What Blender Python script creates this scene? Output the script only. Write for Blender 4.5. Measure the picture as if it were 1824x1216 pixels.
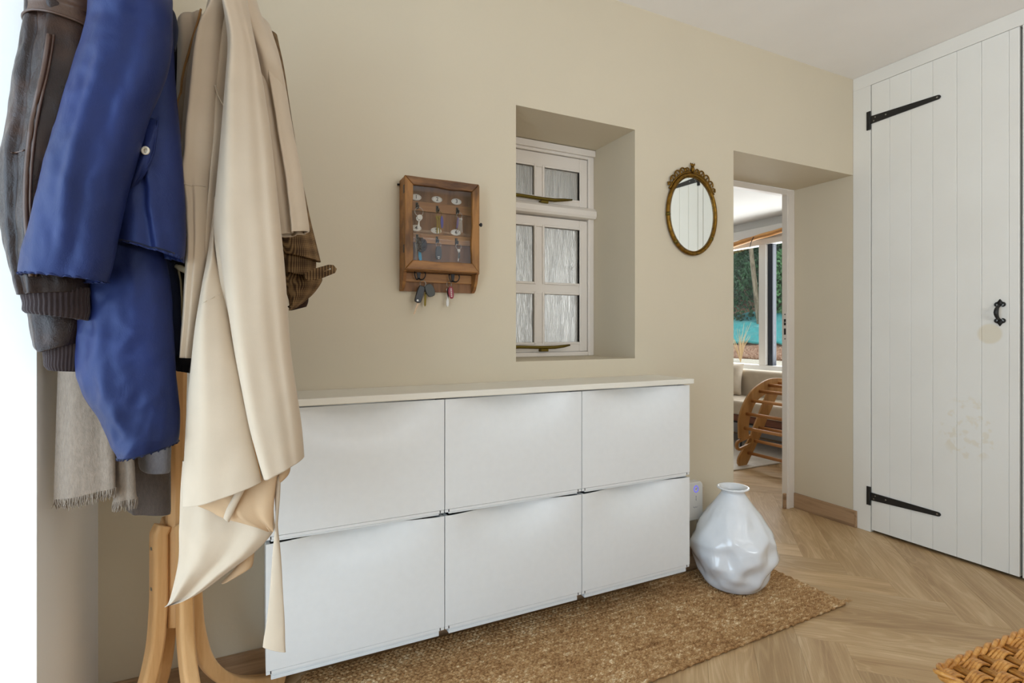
import bpy, bmesh, math, random
from math import sin, cos, pi, sqrt, radians
from mathutils import Vector, Matrix, noise
random.seed(7)
C = bpy.context.scene.collection
S = bpy.context.scene
for o in list(bpy.data.objects): bpy.data.objects.remove(o)

# ------------------------------------------------------------------ camera
FPX, CXP, HYP, H = 947.0, 912.0, 589.5, 1.138
YAW = math.atan2(461.5, 947.0)
FW = Vector((sin(YAW), cos(YAW), 0)); RT = Vector((cos(YAW), -sin(YAW), 0))
cam = bpy.data.objects.new('camera', bpy.data.cameras.new('camera')); C.objects.link(cam)
cam.location = (0, 0, H); cam.rotation_euler = (pi/2, 0, -YAW)
cam.data.sensor_fit = 'HORIZONTAL'; cam.data.sensor_width = 36
cam.data.lens = 36*FPX/1824; cam.data.shift_y = (HYP-608)/1824
cam.data.clip_start = 0.05; cam.data.clip_end = 100
S.camera = cam
# ------------------------------------------------------------------ world, light, exposure
S.view_settings.view_transform = 'Standard'; S.view_settings.look = 'None'
S.view_settings.gamma = 1; S.view_settings.use_curve_mapping = False
S.view_settings.exposure = -0.42
W = bpy.data.worlds.new('sky'); S.world = W; W.use_nodes = True
W.node_tree.nodes['Background'].inputs[0].default_value = (0.80, 0.90, 1.0, 1)
W.node_tree.nodes['Background'].inputs[1].default_value = 1.6
def area(name, loc, rot, sx, sy, power, col):
    l = bpy.data.lights.new(name, 'AREA'); l.shape = 'RECTANGLE'; l.size = sx; l.size_y = sy
    l.energy = power; l.color = col
    o = bpy.data.objects.new(name, l); C.objects.link(o); o.location = loc; o.rotation_euler = rot
    return o
# daylight at the entrance glazing on the left and in the garden room; behind, an added fill tilted at the ceiling
area('entrance_daylight', (-1.5, -0.15, 1.05), (0, -pi/2, 0), 1.9, 3.5, 118, (0.60, 0.80, 1.0))
area('front_fill_light', (1.15, -1.98, 1.40), (pi/2+1.15, 0, -.5), 1.5, 1.3, 84, (0.97, 0.98, 1.0))
area('garden_window_daylight', (5.20, 4.0, 1.45), (0, pi/2, 0), 1.3, 2.4, 82, (0.95, 0.98, 1.0))
sun = bpy.data.objects.new('sun', bpy.data.lights.new('sun', 'SUN')); C.objects.link(sun)
sun.data.energy = 2.2; sun.data.angle = radians(3); sun.data.color = (1, .95, .86)
sun.rotation_euler = (radians(38), 0, radians(-25))

# ------------------------------------------------------------------ helpers
def ray(px): return RT*((px-CXP)/FPX) + FW
def at(px, py, d):
    v = ray(px)*d; return Vector((v.x, v.y, H-(py-HYP)*d/FPX))
def onY(px, py, Y): v = ray(px); return at(px, py, Y/v.y)
def onX(px, py, X): v = ray(px); return at(px, py, X/v.x)
def onZ(px, py, z=0): return at(px, py, FPX*(H-z)/(py-HYP))

def link(name, mesh, m=None, parent=None):
    o = bpy.data.objects.new(name, mesh); C.objects.link(o)
    if m is not None and not mesh.materials: mesh.materials.append(m)
    if parent is not None: o.parent = parent
    return o
def tag(o, label=None, cat=None, group=None, kind=None):
    if label: o['label'] = label
    if cat: o['category'] = cat
    if group: o['group'] = group
    if kind: o['kind'] = kind
    return o
def thing(name, label, cat, loc=(0, 0, 0), group=None, rotz=0):
    o = bpy.data.objects.new(name, None); C.objects.link(o); o.location = loc; o.rotation_euler = (0, 0, rotz)
    o.empty_display_size = .05
    return tag(o, label, cat, group)
class MB:
    def __init__(s): s.v = []; s.f = []; s.mi = []; s.cur = 0
    def add(s, vs, fs):
        b = len(s.v); s.v += [tuple(v) for v in vs]; s.f += [tuple(i+b for i in f) for f in fs]; s.mi += [s.cur]*len(fs)
    def box(s, x0, x1, y0, y1, z0, z1):
        s.add([(x, y, z) for z in (z0, z1) for y in (y0, y1) for x in (x0, x1)],
              [(0, 2, 3, 1), (4, 5, 7, 6), (0, 1, 5, 4), (2, 6, 7, 3), (0, 4, 6, 2), (1, 3, 7, 5)]); return s
    def tube(s, pts, r, n=8, cap=True, flat=1.0, closed=False):
        pts = [Vector(p) for p in pts]; m = len(pts)
        rs = r if isinstance(r, (list, tuple)) else [r]*m
        vs = []; up = None
        for i, p in enumerate(pts):
            if closed: t = pts[(i+1) % m]-pts[i-1]
            else: t = pts[min(i+1, m-1)]-pts[max(i-1, 0)]
            t.normalize()
            if up is None:
                up = Vector((0, 0, 1)) if abs(t.z) < .9 else Vector((0, 1, 0))
            a = t.cross(up)
            if a.length < 1e-6: a = t.orthogonal()
            a.normalize(); b = a.cross(t).normalized(); up = b
            for k in range(n):
                q = 2*pi*k/n; vs.append(p+a*cos(q)*rs[i]+b*sin(q)*rs[i]*flat)
        fs = []
        for i in range(m if closed else m-1):
            for k in range(n):
                k2 = (k+1) % n; i2 = (i+1) % m
                fs.append((i*n+k, i*n+k2, i2*n+k2, i2*n+k))
        if cap and not closed:
            fs.append(tuple(range(n-1, -1, -1))); fs.append(tuple((m-1)*n+k for k in range(n)))
        s.add(vs, fs); return s
    def lathe(s, prof, c=(0, 0, 0), n=32, fn=None):
        vs = []
        for i, (r, z) in enumerate(prof):
            for k in range(n):
                q = 2*pi*k/n; rr = r*(fn(q, z, i) if fn else 1)
                vs.append((c[0]+rr*cos(q), c[1]+rr*sin(q), c[2]+z))
        fs = [(i*n+k, i*n+(k+1) % n, (i+1)*n+(k+1) % n, (i+1)*n+k) for i in range(len(prof)-1) for k in range(n)]
        s.add(vs, fs); return s
    def prism(s, poly, axis, a0, a1):
        """poly: 2-D outline; axis 'x','y','z' is the extrusion axis"""
        def P(u, v, a):
            return {'x': (a, u, v), 'y': (u, a, v), 'z': (u, v, a)}[axis]
        n = len(poly)
        vs = [P(u, v, a0) for u, v in poly]+[P(u, v, a1) for u, v in poly]
        fs = [tuple(range(n)), tuple(range(2*n-1, n-1, -1))]+[(i, i+n, (i+1) % n+n, (i+1) % n) for i in range(n)]
        s.add(vs, fs); return s
    def mesh(s, name='mesh', smooth=False):
        me = bpy.data.meshes.new(name); me.from_pydata(s.v, [], s.f)
        if any(s.mi): me.polygons.foreach_set('material_index', s.mi)
        bm = bmesh.new(); bm.from_mesh(me); bmesh.ops.recalc_face_normals(bm, faces=bm.faces); bm.to_mesh(me); bm.free()
        if smooth: me.polygons.foreach_set('use_smooth', [True]*len(me.polygons))
        me.update(); return me
    def build(s, name, m, parent=None, smooth=False, bevel=0, seg=2):
        o = link(name, s.mesh(name, smooth), m, parent)
        if bevel:
            b = o.modifiers.new('bevel', 'BEVEL'); b.width = bevel; b.segments = seg; b.limit_method = 'ANGLE'; b.angle_limit = radians(40)
        return o
def smooth_edge(o, ang=40):
    for p in o.data.polygons: p.use_smooth = True
    try: o.data.set_sharp_from_angle(angle=radians(ang))
    except Exception: pass
    return o
def polyflat(pts, N, thick):
    """extruded outline given by 3-D points, thickness along N"""
    n = len(pts); N = Vector(N).normalized()
    b = MB(); b.add([p for p in pts]+[p+N*thick for p in pts],
        [tuple(range(n)), tuple(range(2*n-1, n-1, -1))]+[(i, i+n, (i+1) % n+n, (i+1) % n) for i in range(n)])
    return b
def catmull(pts, t):
    n = len(pts)-1; x = min(max(t, 0), 1)*n; i = min(int(x), n-1); f = x-i
    p0 = pts[max(i-1, 0)]; p1 = pts[i]; p2 = pts[i+1]; p3 = pts[min(i+2, n)]
    return [0.5*((2*b)+(-a+c)*f+(2*a-5*b+4*c-d)*f*f+(-a+3*b-3*c+d)*f**3) for a, b, c, d in zip(p0, p1, p2, p3)]
def sstep(a, b, x):
    if a == b: return float(x >= a)
    t = min(max((x-a)/(b-a), 0), 1); return t*t*(3-2*t)
def ell(n, cx, cz, rx, rz, a0=0, a1=2*pi):
    return [(cx+rx*cos(a0+(a1-a0)*k/n), cz+rz*sin(a0+(a1-a0)*k/n)) for k in range(n+(0 if abs(a1-a0-2*pi) < 1e-6 else 1))]

# ------------------------------------------------------------------ materials
def srgb(r, g, b):
    def f(c):
        c /= 255; return c/12.92 if c <= .04045 else ((c+.055)/1.055)**2.4
    return (f(r), f(g), f(b), 1)
class NT:
    def __init__(s, name):
        s.m = bpy.data.materials.new(name); s.m.use_nodes = True; s.t = s.m.node_tree
        s.p = s.t.nodes['Principled BSDF']; s.out = s.t.nodes['Material Output']
    def n(s, typ, **kw):
        d = s.t.nodes.new(typ)
        for k, v in kw.items():
            if k.startswith('i_'):
                key = k[2:]; key = int(key) if key.isdigit() else key.replace('_', ' ')
                d.inputs[key].default_value = v
            else: setattr(d, k, v)
        return d
    def l(s, a, b): s.t.links.new(a, b)
    def coord(s, scale=(1, 1, 1), kind='Object', rot=(0, 0, 0)):
        tc = s.n('ShaderNodeTexCoord'); mp = s.n('ShaderNodeMapping'); mp.inputs['Scale'].default_value = scale
        mp.inputs['Rotation'].default_value = rot
        s.l(tc.outputs[kind], mp.inputs['Vector']); return mp.outputs['Vector']
    def noise(s, vec, scale, detail=4, rough=.5, dist=0):
        d = s.n('ShaderNodeTexNoise', i_Scale=scale, i_Detail=detail, i_Roughness=rough, i_Distortion=dist)
        s.l(vec, d.inputs['Vector']); return d.outputs['Fac']
    def ramp(s, fac, stops):
        d = s.n('ShaderNodeValToRGB'); e = d.color_ramp.elements
        while len(e) < len(stops): e.new(.5)
        for i, (p, c) in enumerate(stops): e[i].position = p; e[i].color = c
        s.l(fac, d.inputs['Fac']); return d.outputs['Color']
    def bump(s, h, strength=.2, dist=.01):
        d = s.n('ShaderNodeBump', i_Strength=strength, i_Distance=dist); s.l(h, d.inputs['Height'])
        s.l(d.outputs['Normal'], s.p.inputs['Normal']); return d
    def base(s, c): s.l(c, s.p.inputs['Base Color'])
    def set(s, rough=.5, metal=0, spec=.5, **kw):
        s.p.inputs['Roughness'].default_value = rough; s.p.inputs['Metallic'].default_value = metal
        s.p.inputs['Specular IOR Level'].default_value = spec
        for k, v in kw.items(): s.p.inputs[k.replace('_', ' ')].default_value = v
        return s
def mul(c, f): return (c[0]*f, c[1]*f, c[2]*f, 1)
def paint(name, c, rough=.5, var=.05, bscale=60, bstr=.05, spec=.4, vscale=3):
    k = NT(name).set(rough, 0, spec); v = k.coord()
    k.base(k.ramp(k.noise(v, vscale, 5), [(.3, mul(c, 1-var)), (.7, mul(c, 1+var*.4))]))
    k.bump(k.noise(v, bscale, 3), bstr, .004); return k.m
def plain(name, c, rough=.5, metal=0, spec=.5, **kw):
    k = NT(name).set(rough, metal, spec, **kw); v = k.coord()
    k.base(k.ramp(k.noise(v, 40, 3), [(.3, mul(c, .985)), (.7, mul(c, 1.01))])); return k.m
def wood(name, c1, c2, axis=0, scale=8, stretch=14, rough=.45, bstr=.12, rand=False, spec=.4, rings=.5):
    k = NT(name).set(rough, 0, spec)
    sc = [stretch]*3; sc[axis] = 1.0
    tc = k.n('ShaderNodeTexCoord'); mp = k.n('ShaderNodeMapping'); mp.inputs['Scale'].default_value = sc
    src = tc.outputs['Object']
    if rand:
        oi = k.n('ShaderNodeObjectInfo'); ad = k.n('ShaderNodeVectorMath', operation='MULTIPLY_ADD')
        cb = k.n('ShaderNodeCombineXYZ')
        for q in range(3): k.l(oi.outputs['Random'], cb.inputs[q])
        ad.inputs[1].default_value = (37.0, 19.0, 53.0); k.l(cb.outputs[0], ad.inputs[0]); k.l(src, ad.inputs[2]); src = ad.outputs[0]
    k.l(src, mp.inputs['Vector']); v = mp.outputs['Vector']
    n1 = k.noise(v, scale*.22, 3, .5, .6)
    n2 = k.noise(v, scale*1.6, 6, .65)
    wv = k.n('ShaderNodeMath', operation='MULTIPLY', i_1=26.0*rings); k.l(n1, wv.inputs[0])
    sn = k.n('ShaderNodeMath', operation='SINE'); k.l(wv.outputs[0], sn.inputs[0])
    ab = k.n('ShaderNodeMath', operation='MULTIPLY_ADD', i_1=.22, i_2=.25); k.l(sn.outputs[0], ab.inputs[0])
    ad2 = k.n('ShaderNodeMath', operation='MULTIPLY_ADD', i_1=.55); k.l(n2, ad2.inputs[0]); k.l(ab.outputs[0], ad2.inputs[2])
    col = k.ramp(ad2.outputs[0], [(.25, c2), (.75, c1)])
    if rand:
        hs = k.n('ShaderNodeHueSaturation'); mr = k.n('ShaderNodeMapRange'); mr.inputs['To Min'].default_value = .86; mr.inputs['To Max'].default_value = 1.1
        k.l(oi.outputs['Random'], mr.inputs['Value']); k.l(mr.outputs[0], hs.inputs['Value']); k.l(col, hs.inputs['Color']); col = hs.outputs['Color']
    k.base(col); k.bump(ad2.outputs[0], bstr, .002); return k.m
def fabric(name, c, rough=.9, bscale=900, bstr=.15, var=.08, sheen=.2, wr=0, wscale=25, spec=.2):
    k = NT(name).set(rough, 0, spec); v = k.coord()
    k.p.inputs['Sheen Weight'].default_value = sheen
    k.base(k.ramp(k.noise(v, 14, 6), [(.3, mul(c, 1-var)), (.7, mul(c, 1+var))]))
    h = k.noise(v, bscale, 2)
    if wr:
        h2 = k.noise(v, wscale, 5, .6, .5); a = k.n('ShaderNodeMath', operation='MULTIPLY_ADD', i_1=wr); k.l(h2, a.inputs[0]); k.l(h, a.inputs[2]); h = a.outputs[0]
    k.bump(h, bstr, .003); return k.m
def metal(name, c, rough=.35): return plain(name, c, rough, 1.0)
def thin_glass(name, tint=(1, 1, 1, 1), refl=.08):
    k = NT(name); tr = k.n('ShaderNodeBsdfTransparent'); tr.inputs[0].default_value = tint
    gl = k.n('ShaderNodeBsdfGlossy', i_Roughness=.02); mx = k.n('ShaderNodeMixShader'); mx.inputs[0].default_value = refl
    k.l(tr.outputs[0], mx.inputs[1]); k.l(gl.outputs[0], mx.inputs[2]); k.l(mx.outputs[0], k.out.inputs['Surface'])
    return k.m
M = {}
M['wall'] = paint('cream_wall_paint', srgb(213, 201, 177), .75, .02, 90, .06)
M['wall_white'] = paint('white_wall_paint', srgb(232, 231, 228), .7, .02, 90, .05)
M['ceiling'] = paint('ceiling_paint', srgb(246, 242, 237), .8, .03, 70, .08)
M['white_gloss'] = paint('white_gloss_paint', srgb(233, 231, 222), .38, .03, 50, .05, .5)
M['door_paint'] = paint('white_door_paint', srgb(240, 238, 231), .42, .03, 40, .06, .5)
M['frame_white'] = paint('window_frame_paint', srgb(232, 224, 214), .4, .04, 60, .05, .5)
M['plastic'] = plain('white_plastic', srgb(234, 235, 234), .34)
M['plastic_in'] = plain('white_plastic_body', srgb(226, 230, 231), .4)
M['board'] = paint('cream_board_paint', srgb(236, 231, 218), .45, .05, 50, .08)
def oak_planks():
    k = NT('pale_oak_floor').set(.45, 0, .4)
    tc = k.n('ShaderNodeTexCoord'); oi = k.n('ShaderNodeObjectInfo'); cb = k.n('ShaderNodeCombineXYZ')
    for q in range(3): k.l(oi.outputs['Random'], cb.inputs[q])
    ad = k.n('ShaderNodeVectorMath', operation='MULTIPLY_ADD'); ad.inputs[1].default_value = (37.0, 19.0, 53.0)
    k.l(cb.outputs[0], ad.inputs[0]); k.l(tc.outputs['Object'], ad.inputs[2])
    def mp(sc):
        m = k.n('ShaderNodeMapping'); m.inputs['Scale'].default_value = sc; k.l(ad.outputs[0], m.inputs['Vector']); return m.outputs['Vector']
    tone = k.noise(mp((1.2, 9, 1)), 1.0, 4, .55, .3)
    fine = k.noise(mp((9, 330, 1)), 1.0, 4, .65)
    ring = k.noise(mp((1.1, 8.5, 1)), 1.0, 2, .4, .5)
    m1 = k.n('ShaderNodeMath', operation='MULTIPLY', i_1=95.0); k.l(ring, m1.inputs[0])
    sn = k.n('ShaderNodeMath', operation='SINE'); k.l(m1.outputs[0], sn.inputs[0])
    pw = k.n('ShaderNodeMapRange'); pw.inputs['From Min'].default_value = .2; pw.inputs['From Max'].default_value = 1.0; k.l(sn.outputs[0], pw.inputs['Value'])
    a = k.n('ShaderNodeMath', operation='MULTIPLY_ADD', i_1=.45); k.l(fine, a.inputs[0]); k.l(tone, a.inputs[2])
    b_ = k.n('ShaderNodeMath', operation='MULTIPLY_ADD', i_1=.11); k.l(pw.outputs[0], b_.inputs[0]); k.l(a.outputs[0], b_.inputs[2])
    col = k.ramp(b_.outputs[0], [(.52, srgb(170, 137, 97)), (.78, srgb(196, 164, 121)), (.98, srgb(214, 186, 146))])
    hs = k.n('ShaderNodeHueSaturation'); mr = k.n('ShaderNodeMapRange'); mr.inputs['To Min'].default_value = .90; mr.inputs['To Max'].default_value = 1.07
    k.l(oi.outputs['Random'], mr.inputs['Value']); k.l(mr.outputs[0], hs.inputs['Value']); k.l(col, hs.inputs['Color']); k.base(hs.outputs['Color'])
    k.bump(fine, .06, .002); return k.m
M['oak'] = oak_planks()
M['oak_trim'] = wood('oak_baseboard', srgb(178, 146, 112), srgb(140, 110, 82), 0, 8, 16, .5, .1)
M['oak_trim_y'] = wood('oak_baseboard_along', srgb(178, 146, 112), srgb(140, 110, 82), 1, 8, 16, .5, .1)
M['sub'] = plain('subfloor', srgb(112, 86, 60), .9)
M['black_iron'] = plain('black_iron', srgb(38, 37, 36), .45, .3)
M['screw'] = metal('steel_screw', srgb(170, 170, 165), .35)
M['brass'] = metal('aged_brass', srgb(112, 96, 44), .5)
M['steel'] = metal('steel', srgb(150, 146, 138), .32)
M['dark_gap'] = plain('dark_recess', srgb(40, 34, 28), .9)
M['stand_wood'] = wood('beech_stand', srgb(232, 188, 134), srgb(206, 156, 100), 2, 6, 9, .38, .06)
M['key_wood'] = wood('rustic_wood_upright', srgb(164, 114, 58), srgb(82, 52, 24), 2, 12, 5, .5, .3)
M['key_wood_x'] = wood('rustic_wood_across', srgb(162, 114, 66), srgb(80, 50, 26), 0, 12, 5, .5, .3)
M['key_back'] = wood('brown_board', srgb(140, 100, 66), srgb(104, 72, 46), 2, 8, 12, .6, .1)
M['key_rail'] = wood('pine_rail', srgb(168, 120, 68), srgb(130, 86, 46), 0, 8, 12, .5, .1)
M['enamel'] = plain('white_enamel', srgb(222, 218, 208), .25)
M['ink'] = plain('black_enamel', srgb(22, 20, 20), .4)
M['clear'] = thin_glass('clear_pane', (1, 1, 1, 1), .03)
M['ply'] = wood('birch_ply_toy', srgb(184, 138, 82), srgb(160, 114, 62), 2, 6, 8, .45, .05)
M['rung'] = wood('beech_rung', srgb(204, 146, 88), srgb(176, 118, 64), 1, 6, 8, .45, .05)

# ================================================================== SETTING
WY, WX, WD = 1.915, 3.143, .375          # back wall plane, wardrobe plane, wall depth
CEIL = 2.603
def holed(x0, x1, z0, z1, a0, a1, holes, axis='y'):
    xs = sorted({x0, x1, *[h[0] for h in holes], *[h[1] for h in holes]}); zs = sorted({z0, z1, *[h[2] for h in holes], *[h[3] for h in holes]})
    b = MB()
    for i in range(len(xs)-1):
        for j in range(len(zs)-1):
            mx, mz = (xs[i]+xs[i+1])/2, (zs[j]+zs[j+1])/2
            if any(h[0] < mx < h[1] and h[2] < mz < h[3] for h in holes): continue
            if axis == 'y': b.box(xs[i], xs[i+1], a0, a1, zs[j], zs[j+1])
            else: b.box(a0, a1, xs[i], xs[i+1], zs[j], zs[j+1])
    bm = bmesh.new(); me = b.mesh('w'); bm.from_mesh(me); bmesh.ops.remove_doubles(bm, verts=bm.verts, dist=1e-5)
    dup = {}
    for f in bm.faces: dup.setdefault(tuple(round(c, 4) for c in f.calc_center_median()), []).append(f)
    bmesh.ops.delete(bm, geom=[f for l in dup.values() if len(l) > 1 for f in l], context='FACES')
    bmesh.ops.recalc_face_normals(bm, faces=bm.faces); bm.to_mesh(me); bm.free(); return me
def structure(o): o['kind'] = 'structure'; return o
NI = (.951, 1.551, 1.015, 2.047); DO = (2.172, WX, -.02, 2.046)
structure(link('wall_back', holed(-1.0, 3.9, -.02, CEIL, WY, WY+WD, [NI, DO]), M['wall']))
structure(link('wall_left', holed(-1.75, WY, -.02, CEIL, -.80, -.404, [(-.3, 1.426, -.03, 2.16)], 'x'), paint('bright_white_paint', srgb(243, 240, 236), .7, .02, 90, .05)))
structure(link('wall_front', holed(-.8, 3.9, -.02, CEIL, -2.0, -1.75, [(.35, 2.85, .75, 2.2)]), M['wall']))
structure(MB().box(3.82, 3.9, -1.75, WY, -.02, CEIL).build('wall_right', M['wall']))
structure(MB().box(-1.0, 3.9, -2.0, WY+WD, CEIL, CEIL+.1).build('ceiling', M['ceiling']))
# garden room beyond the doorway
FX = 4.90; FC = 2.33
structure(link('wall_garden', holed(WY+WD, 5.6, -.02, 2.6, FX, FX+.2, [(2.75, 5.3, .715, 2.115)], 'x'), M['wall_white']))
structure(MB().box(-.2, FX+.2, 5.6, 5.7, -.02, 2.6).build('wall_beyond', M['wall_white']))
structure(MB().box(-.3, -.2, WY+WD, 5.7, -.02, 2.6).build('wall_beyond_left', M['wall_white']))
structure(MB().box(3.9, FX+.2, WY+WD-.1, WY+WD, -.02, 2.6).build('wall_beyond_right', M['wall_white']))
structure(MB().box(-.3, FX+.2, WY+WD, 5.7, FC, FC+.1).build('ceiling_beyond', M['wall_white']))
# floor with herringbone planks, each its own part
floor = structure(MB().box(-1.0, FX+.2, -2.0, 5.7, -.06, -.012).build('floor', M['sub']))
P_ = .2235; PW = P_/sqrt(2); PL = 6*PW
def plank_mesh():
    b = MB(); g = .00015; l = PL/2-g; w = PW/2-g; c = .0006
    b.add([(-l, -w, -.011), (l, -w, -.011), (l, w, -.011), (-l, w, -.011), (-l, -w, -c), (l, -w, -c), (l, w, -c), (-l, w, -c),
           (-l+c, -w+c, 0), (l-c, -w+c, 0), (l-c, w-c, 0), (-l+c, w-c, 0)],
          [(0, 3, 2, 1), (8, 9, 10, 11)]+[(i, (i+1) % 4, (i+1) % 4+4, i+4) for i in range(4)]+[(i+4, (i+1) % 4+4, (i+1) % 4+8, i+8) for i in range(4)])
    me = b.mesh('plank'); me.materials.append(M['oak']); return me
pm = plank_mesh()
for k in range(-40, 60):
    for l in range(-40, 60):
        t = (k+l+2) % 12
        if t not in (0, 6): continue
        I0, J0 = (k+.08)*P_, (l+.257)*P_
        I, J, rz = (I0+3*P_, J0+P_/2, pi/4) if t == 0 else (I0+P_/2, J0+3*P_, -pi/4)
        x, y = (I+J)/2, (I-J)/2
        if not ((-1.15 < x < 3.62 and -.6 < y < 2.3) or (1.9 < x < 5.0 and 2.2 < y < 4.6)): continue
        o = link('plank', pm, None, floor); o.location = (x, y, 0); o.rotation_euler = (0, 0, rz)

# baseboards
structure(MB().box(-.404, DO[0], WY-.014, WY, 0, .108).build('baseboard_back', M['oak_trim'], bevel=.002))
bb = structure(MB().box(WX-.010, WX-.0006, 1.9005, WY+WD-.006, 0, .098).build('baseboard_doorway', M['oak_trim_y'], bevel=.002))
structure(MB().box(WX-.011, WX-.0006, 1.889, 1.9003, 0, .098).build('baseboard_return', M['oak_trim'], bevel=.002))
structure(MB().box(-.404, -.391, 1.426, WY-.014, 0, .108).build('baseboard_left', M['oak_trim_y'], bevel=.002))
structure(MB().box(3.055, 3.35, WY+WD+.002, WY+WD+.016, 0, .098).build('baseboard_beyond', M['oak_trim'], bevel=.002))

# door frame of the doorway
FY0, FY1 = WY+WD-.005, WY+WD+.035
df = structure(MB().box(3.073, WX-.0005, FY0, FY1, 0, 2.044).build('door_1', M['frame_white'], bevel=.003))
MB().box(DO[0], DO[0]+.07, FY0, FY1, 0, 2.044).build('jamb', M['frame_white'], df, bevel=.003)
MB().box(DO[0]+.0702, 3.0728, FY0, FY1, 2.008, 2.044).build('frame_head', M['frame_white'], df, bevel=.003)
MB().box(3.082, 3.090, FY0-.004, FY0+.0005, 0, 2.0).build('stop_bead', M['frame_white'], df, bevel=.002)
sp = MB(); sp.box(3.0705, 3.0735, FY0+.004, FY0+.028, 1.075, 1.262)
sp = sp.build('strike_plate', M['frame_white'], df, bevel=.001)
MB().box(3.0690, 3.0706, FY0+.009, FY0+.022, 1.175, 1.215).box(3.0690, 3.0706, FY0+.009, FY0+.022, 1.115, 1.155).build('latch_hole', M['dark_gap'], sp)
MB().tube([(3.0700, FY0+.015, 1.245), (3.0690, FY0+.015, 1.245)], .004).tube([(3.0700, FY0+.015, 1.088), (3.0690, FY0+.015, 1.088)], .004).build('screw', M['dark_gap'], sp)
MB().tube([(3.071, FY0+.012, 1.195), (3.055, FY0+.004, 1.193)], .004).build('latch_tongue', M['steel'], df)

# frosted niche window
def frosted():
    k = NT('frosted_ripple_glass').set(.42, 0, .5); v = k.coord((22, 22, 4.5))
    k.p.inputs['Transmission Weight'].default_value = 1.0; k.p.inputs['IOR'].default_value = 1.35
    k.p.inputs['Base Color'].default_value = (.93, .94, .93, 1)
    w = k.n('ShaderNodeTexWave', wave_type='BANDS', bands_direction='X', i_Scale=2.2, i_Distortion=16.0, i_Detail=3.0, i_Detail_Scale=.8)
    k.l(v, w.inputs['Vector']); k.bump(w.outputs['Fac'], .55, .003); return k.m
M['frosted'] = frosted()
WYF = 2.245
wf = MB()
wf.box(1.517, 1.551, WYF-.01, WYF+.04, 1.0151, 2.046).box(.951, .985, WYF-.01, WYF+.04, 1.0151, 2.046)
wf.box(.985, 1.517, WYF-.012, WYF+.04, 2.000, 2.046).box(.985, 1.517, WYF-.01, WYF+.04, 1.0151, 1.036)
win = structure(wf.build('window_1', M['frame_white'], bevel=.004))
MB().prism([(WYF-.030, 1.700), (WYF-.036, 1.712), (WYF-.036, 1.736), (WYF-.020, 1.752), (WYF+.04, 1.755), (WYF+.04, 1.692)], 'x', .952, 1.550).build('transom', M['frame_white'], win, bevel=.002)
MB().box(.952, 1.550, WYF-.026, WYF-.0125, 2.012, 2.044).build('head_moulding', M['frame_white'], win, bevel=.003)
def sash(z0, z1, rows):
    xa, xb, ya, yb = .987, 1.515, WYF-.002, WYF+.034
    pan = [(1.016, 1.212), (1.268, 1.469)]
    b = MB(); zs = [z0]+[z for r in rows for z in r]+[z1]
    b.box(xa, pan[0][0], ya, yb, z0, z1).box(pan[1][1], xb, ya, yb, z0, z1)
    b.box(pan[0][1]+.010, pan[1][0]-.010, ya+.004, yb, rows[0][0], rows[-1][1])
    prev = z0
    for q, (a, c) in enumerate(rows+[(z1, z1)]):
        b.box(pan[0][0], pan[1][1], ya+(.0033 if 0 < q < len(rows) else .0005), yb, prev, a); prev = c
    s = b.build('sash', M['frame_white'], win, bevel=.003)
    for a, c in rows:
        for x0, x1 in pan:
            MB().box(x0-.004, x1+.004, WYF+.014, WYF+.018, a-.004, c+.004).build('pane', M['frosted'], s)
            bd = MB(); w = .011
            for (p, q, r, t) in ((x0-w, x0, a-w, c+w), (x1, x1+w, a-w, c+w), (x0, x1, a-w, a), (x0, x1, c, c+w)):
                bd.box(p, q, WYF-.0045, WYF+.0135, r, t)
            bd.build('glazing_bead', M['frame_white'], s, bevel=.003)
            gk = MB()
            for (p, q, r, t) in ((x0, x0+.0018, a, c), (x1-.0018, x1, a, c)):
                gk.box(p, q, WYF+.010, WYF+.0138, r, t)
            gk.build('gasket', M['dark_gap'], s)
sash(1.757, 1.998, [(1.790, 1.930)])
sash(1.038, 1.690, [(1.084, 1.317), (1.375, 1.642)])
for zz, xe in ((1.772, 1.405), (1.062, 1.392)):
    b = MB(); y = WYF-.022
    pts = [(1.02, y, zz), (1.12, y-.002, zz+.002), (1.24, y-.004, zz-.002), (1.31, y-.006, zz-.002), (1.36, y-.010, zz+.003), (xe, y-.012, zz+.008)]
    b.tube(pts, [.009, .008, .008, .0085, .007, .004], 10)
    o = b.build('window_stay', M['brass'], win, smooth=True)
    MB().box(1.235, 1.275, WYF-.030, WYF-.0025, zz-.022, zz-.009).build('stay_pin', M['brass'], o, bevel=.002)
    MB().box(1.03, 1.10, WYF-.020, WYF-.0025, zz-.018, zz-.008).build('stay_bracket', M['brass'], o, bevel=.002)

# garden window
gw = MB()
for (a, b_, c, d) in ((2.75, 5.3, .715, .775), (2.75, 5.3, 2.055, 2.115)): gw.box(FX-.03, FX+.06, a, b_, c, d)
gw.box(FX-.03, FX+.06, 2.75, 2.81, .775, 2.055).box(FX-.03, FX+.06, 5.24, 5.3, .775, 2.055)
g = structure(gw.build('window_2', M['wall_white'], bevel=.004))
MB().box(FX-.04, FX+.06, 3.868, 3.955, .7755, 2.0545).build('mullion', M['wall_white'], g, bevel=.006)
MB().box(FX-.01, FX+.05, 3.808, 3.866, .7755, 2.0545).build('sliding_frame', plain('dark_blue_frame', srgb(26, 34, 48), .4), g, bevel=.003)
MB().box(FX+.010, FX+.016, 3.957, 5.238, .777, 2.053).build('pane', M['clear'], g)
MB().box(FX+.018, FX+.024, 2.812, 3.806, .777, 2.053).build('pane', M['clear'], g)
MB().box(FX-.10, FX-.031, 2.6, 5.5, .690, .7145).build('window_sill', M['wall_white'], g, bevel=.004)
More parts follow.
